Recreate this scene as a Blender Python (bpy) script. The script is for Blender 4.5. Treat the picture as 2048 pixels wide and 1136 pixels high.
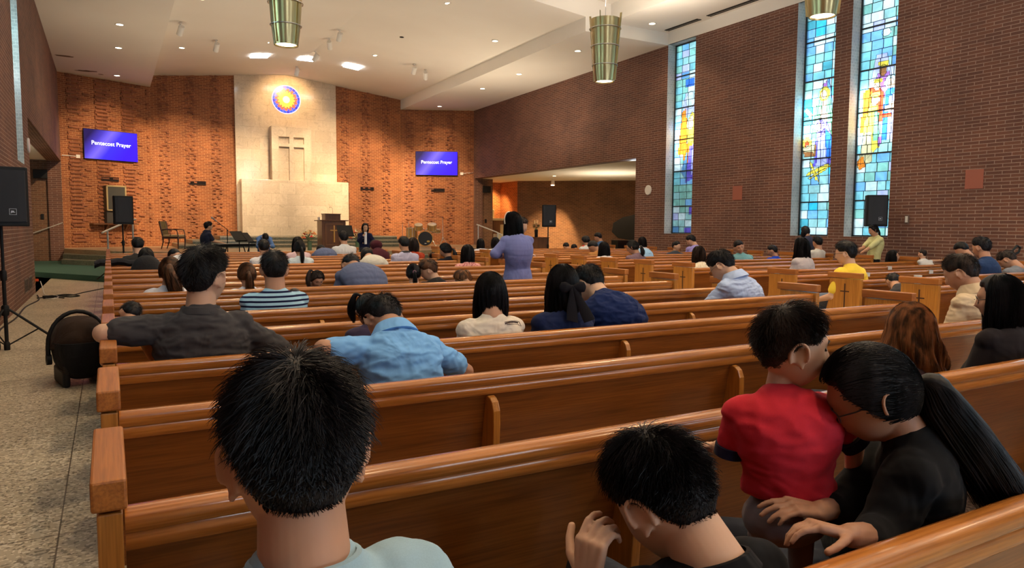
import bpy, bmesh, math, random
import numpy as np
from mathutils import Vector, Matrix, Euler, noise as mnoise
random.seed(7); rng = np.random.default_rng(7)
for o in list(bpy.data.objects): bpy.data.objects.remove(o)
S = bpy.context.scene; COL = S.collection; PI = math.pi; R = math.radians

# ---------------- camera, world, exposure ----------------
cam_d = bpy.data.cameras.new('camera'); cam = bpy.data.objects.new('camera', cam_d); COL.objects.link(cam); S.camera = cam
cam_d.sensor_width = 36; cam_d.lens = 1428.98/2048*36; cam_d.clip_start = .05; cam_d.clip_end = 200
yaw, pitch, roll = .513566, .0799437, .00603
F = Vector((math.sin(yaw)*math.cos(pitch), math.cos(yaw)*math.cos(pitch), -math.sin(pitch)))
r_ = Vector((math.cos(yaw), -math.sin(yaw), 0)); u_ = r_.cross(F)
r2 = r_*math.cos(roll)+u_*math.sin(roll); u2 = -r_*math.sin(roll)+u_*math.cos(roll)
cam.matrix_world = Matrix(((r2.x,u2.x,-F.x,0),(r2.y,u2.y,-F.y,0),(r2.z,u2.z,-F.z,1.45),(0,0,0,1)))
S.view_settings.view_transform = 'Standard'; S.view_settings.look = 'None'; S.view_settings.gamma = 1
S.view_settings.use_curve_mapping = False; S.view_settings.exposure = 0.85
cy = S.cycles; cy.max_bounces = 7; cy.diffuse_bounces = 4; cy.glossy_bounces = 3; cy.transparent_max_bounces = 8; cy.transmission_bounces = 4
cy.caustics_reflective = False; cy.caustics_refractive = False; cy.use_denoising = True; cy.sample_clamp_indirect = 4.0
try: cy.use_light_tree = True
except Exception: pass
W = bpy.data.worlds.new('sky'); S.world = W; W.use_nodes = True
bg = W.node_tree.nodes['Background']; bg.inputs[0].default_value = (.62,.84,1,1); bg.inputs[1].default_value = 2.3

# room dimensions (metres; +Y to the chancel, camera aisle at x = 0)
XL, XR, CX = -1.38, 14.9, 6.75
YF, YC, YB, YA = 31.5, 30.1, -7.0, 16.9
ZP = .60

def area(name, loc, target, sx, sy, power, color, spread=180):
    l = bpy.data.lights.new(name, 'AREA'); l.shape = 'RECTANGLE'; l.size = sx; l.size_y = sy; l.energy = power; l.color = color; l.spread = R(spread)
    o = bpy.data.objects.new(name, l); COL.objects.link(o); o.location = loc
    o.rotation_euler = (Vector(target)-Vector(loc)).to_track_quat('-Z', 'Y').to_euler(); return o
def spot(name, loc, target, power, color, size=60, blend=.6, rad=.05, parent=None):
    l = bpy.data.lights.new(name, 'SPOT'); l.energy = power; l.color = color; l.spot_size = R(size); l.spot_blend = blend; l.shadow_soft_size = rad
    o = bpy.data.objects.new(name, l); COL.objects.link(o); o.location = loc
    o.rotation_euler = (Vector(target)-Vector(loc)).to_track_quat('-Z', 'Y').to_euler(); return o
WARM = (1, .70, .40); DAY = (.80, .90, 1)
# daylight behind each side window and behind the glazed rear wall
WINS = [(15.74,16.91), (11.156,12.232), (9.65,10.73), (5.1,6.2), (3.6,4.7), (.0,1.1), (-1.5,-.4)]
for a, b in WINS:
    area('daylight', (XR+.5, (a+b)/2, 4.1), (0, (a+b)/2, 4.1), 5.7, b-a, 175, (.72,.90,1))
for a, b in WINS[:5]:
    area('daylight', (XL-.5, (a+b)/2, 4.75), (5, (a+b)/2, 4.75), 4.3, b-a, 150, (.80,.90,1))
REAR = [(10.5,12.3,5.3,7.1), (1.2,3.0,5.3,7.1), (3.6,9.9,.15,2.7)]      # glazed openings of the rear wall (x0,x1,z0,z1)
for a, b, c, d in REAR: area('daylight', ((a+b)/2, YB-.6, (c+d)/2), ((a+b)/2, 5, (c+d)/2), b-a, d-c, 95*(b-a)*(d-c)/3.2*(1 if c > 3 else .45), (.84,.92,1))
# ---------------- materials ----------------
def mat(name): 
    m = bpy.data.materials.new(name); m.use_nodes = True; return m, m.node_tree.nodes, m.node_tree.links, m.node_tree.nodes['Principled BSDF']
def simple(name, col, rough=.5, metal=0, spec=.5, emit=None, es=0, sheen=0, coat=0, sss=0):
    m, N, L, P = mat(name); P.inputs['Base Color'].default_value = (*col, 1); P.inputs['Roughness'].default_value = rough; P.inputs['Metallic'].default_value = metal
    P.inputs['Specular IOR Level'].default_value = spec
    if emit: P.inputs['Emission Color'].default_value = (*emit, 1); P.inputs['Emission Strength'].default_value = es
    if sheen: P.inputs['Sheen Weight'].default_value = sheen
    if coat: P.inputs['Coat Weight'].default_value = coat; P.inputs['Coat Roughness'].default_value = .15
    if sss: P.inputs['Subsurface Weight'].default_value = sss; P.inputs['Subsurface Radius'].default_value = (.012,.005,.003); P.inputs['Subsurface Scale'].default_value = 1
    return m
def nd(N, t, **kw):
    n = N.new(t)
    for k, v in kw.items():
        if k.startswith('i_'):
            key = k[2:].replace('_', ' '); n.inputs[int(key) if key.isdigit() else key].default_value = v
        else: setattr(n, k, v)
    return n
def ramp(N, stops):
    n = N.new('ShaderNodeValToRGB'); e = n.color_ramp.elements
    while len(e) < len(stops): e.new(.5)
    for i, (p, c) in enumerate(stops): e[i].position = p; e[i].color = (*c, 1) if len(c) == 3 else c
    return n
def bump(N, L, P, h, strength=.3, dist=.01):
    b = nd(N, 'ShaderNodeBump', i_Strength=strength, i_Distance=dist); L.new(h, b.inputs['Height']); L.new(b.outputs[0], P.inputs['Normal']); return b
def mix(N, L, a, b, f, mode='MIX'):
    m = N.new('ShaderNodeMix'); m.data_type = 'RGBA'; m.blend_type = mode
    for s, v in ((m.inputs[0], f), (m.inputs[6], a), (m.inputs[7], b)):
        if isinstance(v, (int, float)): s.default_value = v
        elif isinstance(v, tuple): s.default_value = (*v, 1)
        else: L.new(v, s)
    return m.outputs[2]

def brick_mat(name, c1, c2, mort, bw=.3, rh=.0677, rough=.75):
    m, N, L, P = mat(name); uv = nd(N, 'ShaderNodeUVMap')
    b = nd(N, 'ShaderNodeTexBrick', i_Scale=1.0, i_Mortar_Size=.0075, i_Mortar_Smooth=.3, i_Bias=-.2, i_Brick_Width=bw, i_Row_Height=rh)
    b.inputs['Color1'].default_value = (*c1, 1); b.inputs['Color2'].default_value = (*c2, 1); b.inputs['Mortar'].default_value = (*mort, 1)
    L.new(uv.outputs[0], b.inputs['Vector'])
    n1 = nd(N, 'ShaderNodeTexNoise', i_Scale=.9, i_Detail=4.0); L.new(uv.outputs[0], n1.inputs['Vector'])
    n2 = nd(N, 'ShaderNodeTexNoise', i_Scale=60.0, i_Detail=3.0); L.new(uv.outputs[0], n2.inputs['Vector'])
    r1 = ramp(N, [(.3, (.72,.72,.74)), (.7, (1.12,1.1,1.08))]); L.new(n1.outputs[0], r1.inputs[0])
    c = mix(N, L, b.outputs[0], r1.outputs[0], 1.0, 'MULTIPLY')
    r2 = ramp(N, [(.3, (.8,.8,.8)), (.7, (1.15,1.15,1.15))]); L.new(n2.outputs[0], r2.inputs[0])
    c = mix(N, L, c, r2.outputs[0], .7, 'MULTIPLY'); L.new(c, P.inputs['Base Color']); P.inputs['Roughness'].default_value = rough
    inv = nd(N, 'ShaderNodeMath', operation='SUBTRACT', i_0=1.0); L.new(b.outputs[1], inv.inputs[1])
    bump(N, L, P, inv.outputs[0], .6, .008); return m
def wood(name, dark, light, rough=.3, gscale=1.0, coat=.35, axis=0):
    m, N, L, P = mat(name); tc = nd(N, 'ShaderNodeTexCoord'); oi = nd(N, 'ShaderNodeObjectInfo')
    ad = nd(N, 'ShaderNodeVectorMath', operation='ADD'); cb = nd(N, 'ShaderNodeCombineXYZ')
    mu = nd(N, 'ShaderNodeMath', operation='MULTIPLY', i_1=17.0); L.new(oi.outputs['Random'], mu.inputs[0])
    for k in range(3): L.new(mu.outputs[0], cb.inputs[k])
    L.new(tc.outputs['Object'], ad.inputs[0]); L.new(cb.outputs[0], ad.inputs[1])
    mp = nd(N, 'ShaderNodeMapping'); s = [14*gscale, 14*gscale, 14*gscale]; s[axis] = .9*gscale; mp.inputs['Scale'].default_value = s; L.new(ad.outputs[0], mp.inputs[0])
    n = nd(N, 'ShaderNodeTexNoise', i_Scale=1.0, i_Detail=5.0, i_Roughness=.6, i_Distortion=.6); L.new(mp.outputs[0], n.inputs['Vector'])
    mp2 = nd(N, 'ShaderNodeMapping'); s2 = [160, 160, 160]; s2[axis] = 5; mp2.inputs['Scale'].default_value = s2; L.new(ad.outputs[0], mp2.inputs[0])
    n2 = nd(N, 'ShaderNodeTexNoise', i_Scale=1.0, i_Detail=2.0); L.new(mp2.outputs[0], n2.inputs['Vector'])
    r = ramp(N, [(.32, dark), (.68, light)]); L.new(n.outputs[0], r.inputs[0])
    r2 = ramp(N, [(.35, (.72,.68,.62)), (.6, (1.05,1.05,1.05))]); L.new(n2.outputs[0], r2.inputs[0])
    c = mix(N, L, r.outputs[0], r2.outputs[0], .8, 'MULTIPLY'); L.new(c, P.inputs['Base Color']); P.inputs['Roughness'].default_value = rough
    P.inputs['Coat Weight'].default_value = coat; P.inputs['Coat Roughness'].default_value = .12
    bump(N, L, P, n2.outputs[0], .08, .003); return m
def fabric(name, col, rough=.9, wrinkle=.5, col2=None, stripe=None):
    m, N, L, P = mat(name); tc = nd(N, 'ShaderNodeTexCoord')
    n = nd(N, 'ShaderNodeTexNoise', i_Scale=5.0, i_Detail=2.0, i_Distortion=1.2); L.new(tc.outputs['Object'], n.inputs['Vector'])
    w = nd(N, 'ShaderNodeTexNoise', i_Scale=400.0, i_Detail=1.0); L.new(tc.outputs['Object'], w.inputs['Vector'])
    r = ramp(N, [(.3, tuple(x*.93 for x in col)), (.7, col)]); L.new(w.outputs[0], r.inputs[0]); c = r.outputs[0]
    if stripe:   # horizontal stripes (colour, period, share)
        sx = nd(N, 'ShaderNodeSeparateXYZ'); L.new(tc.outputs['Object'], sx.inputs[0])
        a = nd(N, 'ShaderNodeMath', operation='DIVIDE', i_1=stripe[1]); L.new(sx.outputs[2], a.inputs[0])
        f = nd(N, 'ShaderNodeMath', operation='FRACT'); L.new(a.outputs[0], f.inputs[0])
        g = nd(N, 'ShaderNodeMath', operation='LESS_THAN', i_1=stripe[2]); L.new(f.outputs[0], g.inputs[0]); c = mix(N, L, c, stripe[0], g.outputs[0])
    if col2:     # small print on the cloth
        v = nd(N, 'ShaderNodeTexVoronoi', i_Scale=38.0); L.new(tc.outputs['Object'], v.inputs['Vector'])
        g = nd(N, 'ShaderNodeMath', operation='LESS_THAN', i_1=.36); L.new(v.outputs['Distance'], g.inputs[0]); c = mix(N, L, c, col2, g.outputs[0])
    L.new(c, P.inputs['Base Color']); P.inputs['Roughness'].default_value = rough; P.inputs['Sheen Weight'].default_value = .04; P.inputs['Specular IOR Level'].default_value = .2
    bump(N, L, P, n.outputs[0], wrinkle, .05); return m

M = {}
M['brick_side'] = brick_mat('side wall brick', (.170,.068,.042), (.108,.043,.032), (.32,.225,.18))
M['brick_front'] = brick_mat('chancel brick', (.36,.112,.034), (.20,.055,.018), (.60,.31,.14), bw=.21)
M['brick_pale'] = brick_mat('window-lit brick', (.55,.53,.50), (.42,.41,.40), (.65,.63,.6), bw=.1)  # brown brick; the window light on the reveals is put into this pale colour
def plaster():
    m, N, L, P = mat('ceiling plaster'); tc = nd(N, 'ShaderNodeTexCoord')
    n = nd(N, 'ShaderNodeTexNoise', i_Scale=.35, i_Detail=3.0); L.new(tc.outputs['Object'], n.inputs['Vector'])
    r = ramp(N, [(.3, (.74,.70,.64)), (.7, (.80,.77,.71))]); L.new(n.outputs[0], r.inputs[0]); L.new(r.outputs[0], P.inputs['Base Color']); P.inputs['Roughness'].default_value = .85
    n2 = nd(N, 'ShaderNodeTexNoise', i_Scale=40.0, i_Detail=3.0); L.new(tc.outputs['Object'], n2.inputs['Vector']); bump(N, L, P, n2.outputs[0], .15, .004); return m
M['plaster'] = plaster()
def terrazzo(name, base, dark, light, scale, rough, joints=None):
    m, N, L, P = mat(name); tc = nd(N, 'ShaderNodeTexCoord')
    v = nd(N, 'ShaderNodeTexVoronoi', i_Scale=scale); L.new(tc.outputs['Object'], v.inputs['Vector'])
    sp = nd(N, 'ShaderNodeSeparateColor'); L.new(v.outputs['Color'], sp.inputs[0])
    r = ramp(N, [(.0, dark), (.16, dark), (.22, base), (.72, base), (.8, light), (1, light)]); L.new(sp.outputs[0], r.inputs[0]); c = r.outputs[0]
    n = nd(N, 'ShaderNodeTexNoise', i_Scale=1.3, i_Detail=3.0); L.new(tc.outputs['Object'], n.inputs['Vector'])
    r1 = ramp(N, [(.3, (.8,.8,.8)), (.7, (1.1,1.1,1.1))]); L.new(n.outputs[0], r1.inputs[0]); c = mix(N, L, c, r1.outputs[0], 1.0, 'MULTIPLY')
    if joints:
        b = nd(N, 'ShaderNodeTexBrick', i_Scale=1.0, i_Mortar_Size=.004, i_Brick_Width=joints[0], i_Row_Height=joints[1]); b.offset = 0
        b.inputs['Color1'].default_value = (1,1,1,1); b.inputs['Color2'].default_value = (1,1,1,1); b.inputs['Mortar'].default_value = (.25,.22,.18,1)
        mp = nd(N, 'ShaderNodeMapping'); mp.inputs['Location'].default_value = joints[2]; L.new(tc.outputs['Object'], mp.inputs[0]); L.new(mp.outputs[0], b.inputs['Vector']); c = mix(N, L, c, b.outputs[0], 1.0, 'MULTIPLY')
    L.new(c, P.inputs['Base Color']); P.inputs['Roughness'].default_value = rough; P.inputs['Coat Weight'].default_value = .15; P.inputs['Coat Roughness'].default_value = .1; return m
M['floor'] = terrazzo('terrazzo floor', (.52,.45,.32), (.24,.20,.135), (.75,.68,.54), 70, .33, (1.22,1.36,(.25,.22,0)))
M['step'] = terrazzo('green terrazzo', (.15,.16,.115), (.06,.07,.05), (.30,.31,.24), 90, .35)
M['stage'] = terrazzo('stage terrazzo', (.36,.28,.17), (.20,.16,.1), (.5,.42,.3), 90, .3)
M['carpet'] = fabric('green carpet', (.035,.10,.075), 1, .2)
def marble():
    m, N, L, P = mat('cream marble'); uv = nd(N, 'ShaderNodeUVMap')
    b = nd(N, 'ShaderNodeTexBrick', i_Scale=1.0, i_Mortar_Size=.0025, i_Brick_Width=.66, i_Row_Height=.46)
    b.inputs['Color1'].default_value = (.74,.64,.52,1); b.inputs['Color2'].default_value = (.64,.545,.43,1); b.inputs['Mortar'].default_value = (.38,.31,.22,1); L.new(uv.outputs[0], b.inputs['Vector'])
    n = nd(N, 'ShaderNodeTexNoise', i_Scale=3.0, i_Detail=8.0, i_Roughness=.65, i_Distortion=1.6); L.new(uv.outputs[0], n.inputs['Vector'])
    r = ramp(N, [(.36, (.78,.74,.68)), (.47, (1.04,1.03,1.0)), (.52, (.9,.86,.8)), (.6, (1.06,1.05,1.04))]); L.new(n.outputs[0], r.inputs[0])
    L.new(mix(N, L, b.outputs[0], r.outputs[0], .75, 'MULTIPLY'), P.inputs['Base Color']); P.inputs['Roughness'].default_value = .12; return m
M['marble'] = marble()
M['wood'] = wood('pew oak', (.19,.058,.010), (.31,.105,.020))  # darker than the rails: the shade on the pew backs is in the colour
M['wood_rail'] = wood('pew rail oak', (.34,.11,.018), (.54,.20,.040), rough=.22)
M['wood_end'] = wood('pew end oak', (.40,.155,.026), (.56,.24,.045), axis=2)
M['wood_dark'] = wood('walnut', (.11,.045,.020), (.19,.085,.038), axis=2, rough=.35)
M['black'] = simple('black plastic', (.007,.007,.008), .55, spec=.3)
M['grille'] = simple('speaker grille', (.012,.015,.022), .7)
M['dark'] = simple('dark recess', (.012,.010,.009), .9)
M['white'] = simple('white enamel', (.75,.73,.69), .4)
M['metal'] = simple('brushed steel', (.55,.55,.53), .3, 1)
M['brass'] = simple('brushed brass', (.50,.40,.20), .28, 1)
M['lamp'] = simple('lamp glow', (1,.9,.7), .5, emit=(1,.80,.50), es=9)
M['panel'] = simple('panel glow', (1,1,1), .5, emit=(.93,.97,1), es=7)
M['gold'] = simple('gold leaf wood', (.62,.36,.10), .35)
M['nosing'] = terrazzo('step nosing', (.60,.52,.36), (.45,.38,.26), (.7,.62,.46), 90, .3)
M['lead'] = simple('window lead', (.02,.025,.03), .5)

# ---------------- geometry helpers ----------------
class MB:
    def __init__(s): s.v = []; s.f = []; s.m = []; s.uv = None
    def add(s, vs, fs, mi=0):
        o = len(s.v); s.v += [tuple(v) for v in vs]; s.f += [tuple(i+o for i in f) for f in fs]; s.m += [mi]*len(fs); return s
    def box(s, lo, hi, mi=0, T=None):
        (a,b,c),(d,e,f) = lo, hi; vs = [(a,b,c),(d,b,c),(d,e,c),(a,e,c),(a,b,f),(d,b,f),(d,e,f),(a,e,f)]
        if T is not None: vs = [T @ Vector(v) for v in vs]
        return s.add(vs, [(0,3,2,1),(4,5,6,7),(0,1,5,4),(1,2,6,5),(2,3,7,6),(3,0,4,7)], mi)
    def ring_loft(s, rings, cap=True, mi=0, closed=True):
        n = len(rings[0]); fs = []; vs = [p for r in rings for p in r]
        for i in range(len(rings)-1):
            for j in range(n if closed else n-1): k = (j+1) % n; fs.append((i*n+j, i*n+k, (i+1)*n+k, (i+1)*n+j))
        if cap: fs.append(tuple(range(n-1,-1,-1))); fs.append(tuple((len(rings)-1)*n+j for j in range(n)))
        return s.add(vs, fs, mi)
    def lathe(s, prof, c=(0,0,0), n=24, mi=0, T=None, cap=True):
        rings = []
        for r, z in prof:
            ring = [Vector((c[0]+r*math.cos(2*PI*j/n), c[1]+r*math.sin(2*PI*j/n), c[2]+z)) for j in range(n)]
            if T is not None: ring = [T @ p for p in ring]
            rings.append(ring)
        return s.ring_loft(rings, cap, mi)
    def tube(s, pts, rad, n=8, mi=0, cap=True, flat=1.0):
        pts = [Vector(p) for p in pts]; rs = rad if hasattr(rad, '__len__') else [rad]*len(pts); rings = []; up = Vector((0,0,1))
        for i, p in enumerate(pts):
            d = (pts[min(i+1, len(pts)-1)]-pts[max(i-1, 0)]); d = d.normalized() if d.length > 1e-9 else Vector((0,0,1))
            if i == 0:
                up = Vector((0,0,1)) if abs(d.z) < .9 else Vector((1,0,0))
            a = up - d*up.dot(d)
            a = a.normalized() if a.length > 1e-6 else d.orthogonal().normalized()
            up = a; b = d.cross(a); rings.append([p + (a*math.cos(2*PI*j/n)*flat + b*math.sin(2*PI*j/n))*rs[i] for j in range(n)])
        return s.ring_loft(rings, cap, mi)
    def ell(s, c, r, T=None, nu=16, nv=10, mi=0):
        vs = []; c = Vector(c)
        for i in range(1, nv):
            t = PI*i/nv
            for j in range(nu): vs.append(c + Vector((r[0]*math.sin(t)*math.cos(2*PI*j/nu), r[1]*math.sin(t)*math.sin(2*PI*j/nu), r[2]*math.cos(t))))
        vs += [c+Vector((0,0,r[2])), c-Vector((0,0,r[2]))]; t_, b_ = len(vs)-2, len(vs)-1
        if T is not None: vs = [T @ v for v in vs]
        fs = [(i*nu+j, (i+1)*nu+j, (i+1)*nu+(j+1)%nu, i*nu+(j+1)%nu) for i in range(nv-2) for j in range(nu)]
        fs += [(t_, j, (j+1)%nu) for j in range(nu)] + [(b_, (nv-2)*nu+(j+1)%nu, (nv-2)*nu+j) for j in range(nu)]
        return s.add(vs, fs, mi)
    def prism(s, poly, z0, z1, T=None, mi=0):   # polygon in XY extruded in Z
        n = len(poly); vs = [Vector((x,y,z0)) for x,y in poly] + [Vector((x,y,z1)) for x,y in poly]
        if T is not None: vs = [T @ v for v in vs]
        return s.add(vs, [tuple(range(n-1,-1,-1)), tuple(range(n, 2*n))] + [(i,(i+1)%n,n+(i+1)%n,n+i) for i in range(n)], mi)
    def build(s, name, m, parent=None, bevel=0, smooth=True, ang=40, loc=None, rot=None, seg=2):
        me = bpy.data.meshes.new(name); me.from_pydata([tuple(v) for v in s.v], [], s.f)
        ms = m if isinstance(m, (list, tuple)) else [m]
        for x in ms: me.materials.append(M[x] if isinstance(x, str) else x)
        if len(ms) > 1: me.polygons.foreach_set('material_index', s.m)
        bm = bmesh.new(); bm.from_mesh(me); bmesh.ops.recalc_face_normals(bm, faces=bm.faces); bm.to_mesh(me); bm.free()
        if smooth:
            me.polygons.foreach_set('use_smooth', [True]*len(me.polygons)); me.set_sharp_from_angle(angle=R(ang))
        me.update(); o = bpy.data.objects.new(name, me); COL.objects.link(o)
        if parent is not None: o.parent = parent
        if loc is not None: o.location = loc
        if rot is not None: o.rotation_euler = rot
        if bevel:
            b = o.modifiers.new('bevel', 'BEVEL'); b.width = bevel; b.segments = seg; b.limit_method = 'ANGLE'; b.angle_limit = R(35); b.harden_normals = False
        return o
def tag(o, label=None, cat=None, group=None, kind=None):
    if label: o['label'] = label
    if cat: o['category'] = cat
    if group: o['group'] = group
    if kind: o['kind'] = kind
    return o
def thing(name, label, cat, loc=(0,0,0), rz=0, group=None):
    o = bpy.data.objects.new(name, None); COL.objects.link(o); o.location = loc; o.rotation_euler = (0,0,rz); o.empty_display_size = .1; return tag(o, label, cat, group)
def copy_tree(o, parent=None, children=None):
    c = o.copy(); COL.objects.link(c)
    if parent is not None: c.parent = parent
    for ch in (children or KIDS).get(o, []) : copy_tree(ch, c)
    return c
KIDS = {}
def kids_scan():
    KIDS.clear()
    for o in bpy.data.objects:
        if o.parent: KIDS.setdefault(o.parent, []).append(o)
def struct(o): o['kind'] = 'structure'; return o
# ---------------- the room ----------------
def wall(name, p0, p1, z0, z1, m, holes=(), thick=.36, reveal=None, out=1):
    # vertical wall from p0 to p1; out=+1: thickness to the right-hand side of p0->p1; holes (a0,a1,z0,z1) along it
    p0, p1 = Vector((*p0,0)), Vector((*p1,0)); d = p1-p0; Lh = d.length; d.normalize(); n = Vector((d.y,-d.x,0))*out
    A = sorted({0, Lh, *[h[0] for h in holes], *[h[1] for h in holes]}); Z = sorted({z0, z1, *[h[2] for h in holes], *[h[3] for h in holes]})
    bm = bmesh.new(); uvl = bm.loops.layers.uv.new('UVMap')
    def quad(cs, uvs, mi=0):
        f = bm.faces.new([bm.verts.new(c) for c in cs]); f.material_index = mi
        for l, u in zip(f.loops, uvs): l[uvl].uv = u
    P = lambda a, z, t=0: p0+d*a+Vector((0,0,z))+n*t
    ins = lambda a, z: any(h[0]-1e-6 < a < h[1]+1e-6 and h[2]-1e-6 < z < h[3]+1e-6 for h in holes)
    for i in range(len(A)-1):
        for j in range(len(Z)-1):
            if ins((A[i]+A[i+1])/2, (Z[j]+Z[j+1])/2): continue
            a, b, c, e = A[i], A[i+1], Z[j], Z[j+1]
            quad([P(a,c),P(b,c),P(b,e),P(a,e)], [(a,c),(b,c),(b,e),(a,e)]); quad([P(a,c,thick),P(a,e,thick),P(b,e,thick),P(b,c,thick)], [(a,c),(a,e),(b,e),(b,c)])
    for (a, b, c, e) in list(holes)+[(0, Lh, z0, z1)]:
        k = 1 if reveal else 0
        if (a,b,c,e) == (0,Lh,z0,z1) or b-a > 3: k = 0
        for (s, t, u, v) in ((a,c,a,e),(b,c,b,e),(a,e,b,e),(a,c,b,c)):
            ul = abs(v-t)+abs(u-s); quad([P(s,t),P(u,v),P(u,v,thick),P(s,t,thick)], [(0,0 if u!=s else t),(0,v),(thick,v),(thick,t)] if u == s else [(s,0),(u,0),(u,thick),(s,thick)], k)
    me = bpy.data.meshes.new(name); bm.to_mesh(me); bm.free(); me.materials.append(M[m]); 
    if reveal: me.materials.append(M[reveal])
    o = bpy.data.objects.new(name, me); COL.objects.link(o); return struct(o)
HZ = 8.9
wh = [(a-YB, b-YB, 1.27, 6.95) for a, b in WINS]
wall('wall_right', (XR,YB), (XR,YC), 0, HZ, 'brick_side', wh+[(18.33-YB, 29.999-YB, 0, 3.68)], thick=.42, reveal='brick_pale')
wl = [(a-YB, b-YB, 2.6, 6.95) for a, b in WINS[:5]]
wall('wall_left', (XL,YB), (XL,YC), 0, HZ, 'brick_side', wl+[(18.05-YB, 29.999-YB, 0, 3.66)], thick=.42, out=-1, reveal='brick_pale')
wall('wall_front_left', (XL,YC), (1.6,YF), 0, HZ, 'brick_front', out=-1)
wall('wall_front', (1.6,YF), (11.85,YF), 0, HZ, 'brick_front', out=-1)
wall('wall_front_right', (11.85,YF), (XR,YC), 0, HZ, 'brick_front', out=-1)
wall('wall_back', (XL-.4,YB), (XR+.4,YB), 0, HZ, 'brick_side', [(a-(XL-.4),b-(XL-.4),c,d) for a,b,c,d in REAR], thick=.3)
# projecting bricks of the chancel wall, in columns of little crosses
def studs(p0, p1, lo, hi, period, pat, name, phase=0):
    p0, p1 = Vector((*p0,0)), Vector((*p1,0)); d = (p1-p0); Lh = d.length; d.normalize(); n = Vector((d.y,-d.x,0)); b = MB(); rh = .0677
    T = Matrix(((d.x,n.x,0,p0.x),(d.y,n.y,0,p0.y),(0,0,1,0),(0,0,0,1))); k = 0
    r = random.Random(5); nc = int(Lh/period)+1
    for c in range(nc+1):
        x0 = phase + c*period
        for i in range(int(lo/rh), int(hi/rh)):
            q = (i + (c%2)*4) % 8
            for (dx, w) in pat.get(q, ()):
                if r.random() < .06: continue
                a = x0+dx-w/2; e = a+w
                if a < .03 or e > Lh-.03: continue
                b.box((a, -.002, i*rh+.006), (e, .045, (i+1)*rh-.004), T=T)
    o = b.build(name, 'stud', smooth=False); return o
m, N, L, P = mat('projecting brick'); tc = nd(N, 'ShaderNodeTexCoord'); n_ = nd(N, 'ShaderNodeTexNoise', i_Scale=4.0, i_Detail=4.0); L.new(tc.outputs['Object'], n_.inputs['Vector'])
r_m = ramp(N, [(.35, (.21,.068,.03)), (.65, (.34,.12,.055))]); L.new(n_.outputs[0], r_m.inputs[0]); L.new(r_m.outputs[0], P.inputs['Base Color']); P.inputs['Roughness'].default_value = .8; M['stud'] = m
pat = {0: ((-.12,.1),(.12,.1)), 2: ((-.12,.1),(.12,.1)), 3: ((0,.2),), 5: ((-.17,.1),(.05,.1)), 6: ((0,.1),)}
pl = {0: ((.22,.42),), 2: ((.18,.42),(.62,.2)), 3: ((.0,.07),), 4: ((.24,.42),), 5: ((.0,.07),), 6: ((.2,.42),), 7: ((.45,.2),)}
for nm, a, b_, pt, ph, wn in (('projecting_bricks', (XL,YC), (1.6,YF), pl, .28, 'wall_front_left'), ('projecting_bricks', (1.6,YF), (4.66,YF), pat, .45, 'wall_front'),
                          ('projecting_bricks', (8.83,YF), (11.85,YF), pat, .42, 'wall_front'), ('projecting_bricks', (11.85,YF), (XR,YC), pat, .38, 'wall_front_right')):
    o = studs(a, b_, ZP+.2, 7.6, .95, pt, nm, ph); o.parent = bpy.data.objects[wn]; o['kind'] = 'structure'
# ceiling: gabled chancel vault, lower side soffits, higher nave ceiling nearer the camera
def ceil():
    b = MB(); e0, e1 = 1.6, 11.85; zf, za = 7.2, 7.33; rf, ra = 7.76, 7.86; sf, sa = 6.76, 6.93; n0, n1 = .76, 12.72; ns = 7.285
    Q = lambda *p: b.add(p, [tuple(range(len(p)))])
    Q((e0,YF+.2,zf),(CX,YF+.2,rf),(CX,YA,ra),(e0,YA,za)); Q((CX,YF+.2,rf),(e1,YF+.2,zf),(e1,YA,za),(CX,YA,ra))
    for x, w in ((e0,XL-.1),(e1,XR+.1)):
        Q((x,YF+.2,sf),(w,YF+.2,sf),(w,YA,sa),(x,YA,sa)); Q((x,YF+.2,sf),(x,YF+.2,zf),(x,YA,za),(x,YA,sa))
    nz, nr = 7.8, 8.35      # nave ceiling edge and ridge height
    Q((e0,YA,za),(CX,YA,ra),(CX,YA,nr),(n0,YA,nz),(n0,YA,ns),(XL-.1,YA,ns),(XL-.1,YA,sa),(e0,YA,sa))
    Q((e1,YA,za),(CX,YA,ra),(CX,YA,nr),(n1,YA,nz),(n1,YA,ns),(XR+.1,YA,ns),(XR+.1,YA,sa),(e1,YA,sa))
    Q((n0,YA,nz),(CX,YA,nr),(CX,YB-.2,nr),(n0,YB-.2,nz)); Q((CX,YA,nr),(n1,YA,nz),(n1,YB-.2,nz),(CX,YB-.2,nr))
    for x, w in ((n0,XL-.1),(n1,XR+.1)): Q((x,YA,ns),(w,YA,ns),(w,YB-.2,ns),(x,YB-.2,ns)); Q((x,YA,nz),(x,YA,ns),(x,YB-.2,ns),(x,YB-.2,nz))
    o = b.build('ceiling', 'plaster', smooth=False); return struct(o)
ceiling = ceil()
b = MB(); b.box((XR-.012,YB,6.95),(XR+.05,YA-.002,7.33)); b.build('trim_1','plaster',smooth=False)['kind'] = 'structure'
b = MB(); b.box((XL-.05,YB,6.95),(XL+.012,YA-.002,7.33)); b.build('trim_2','plaster',smooth=False)['kind'] = 'structure'
b = MB(); b.box((-8,YB-1,-.2),(24,34,0)); struct(b.build('floor','floor',smooth=False))
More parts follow.
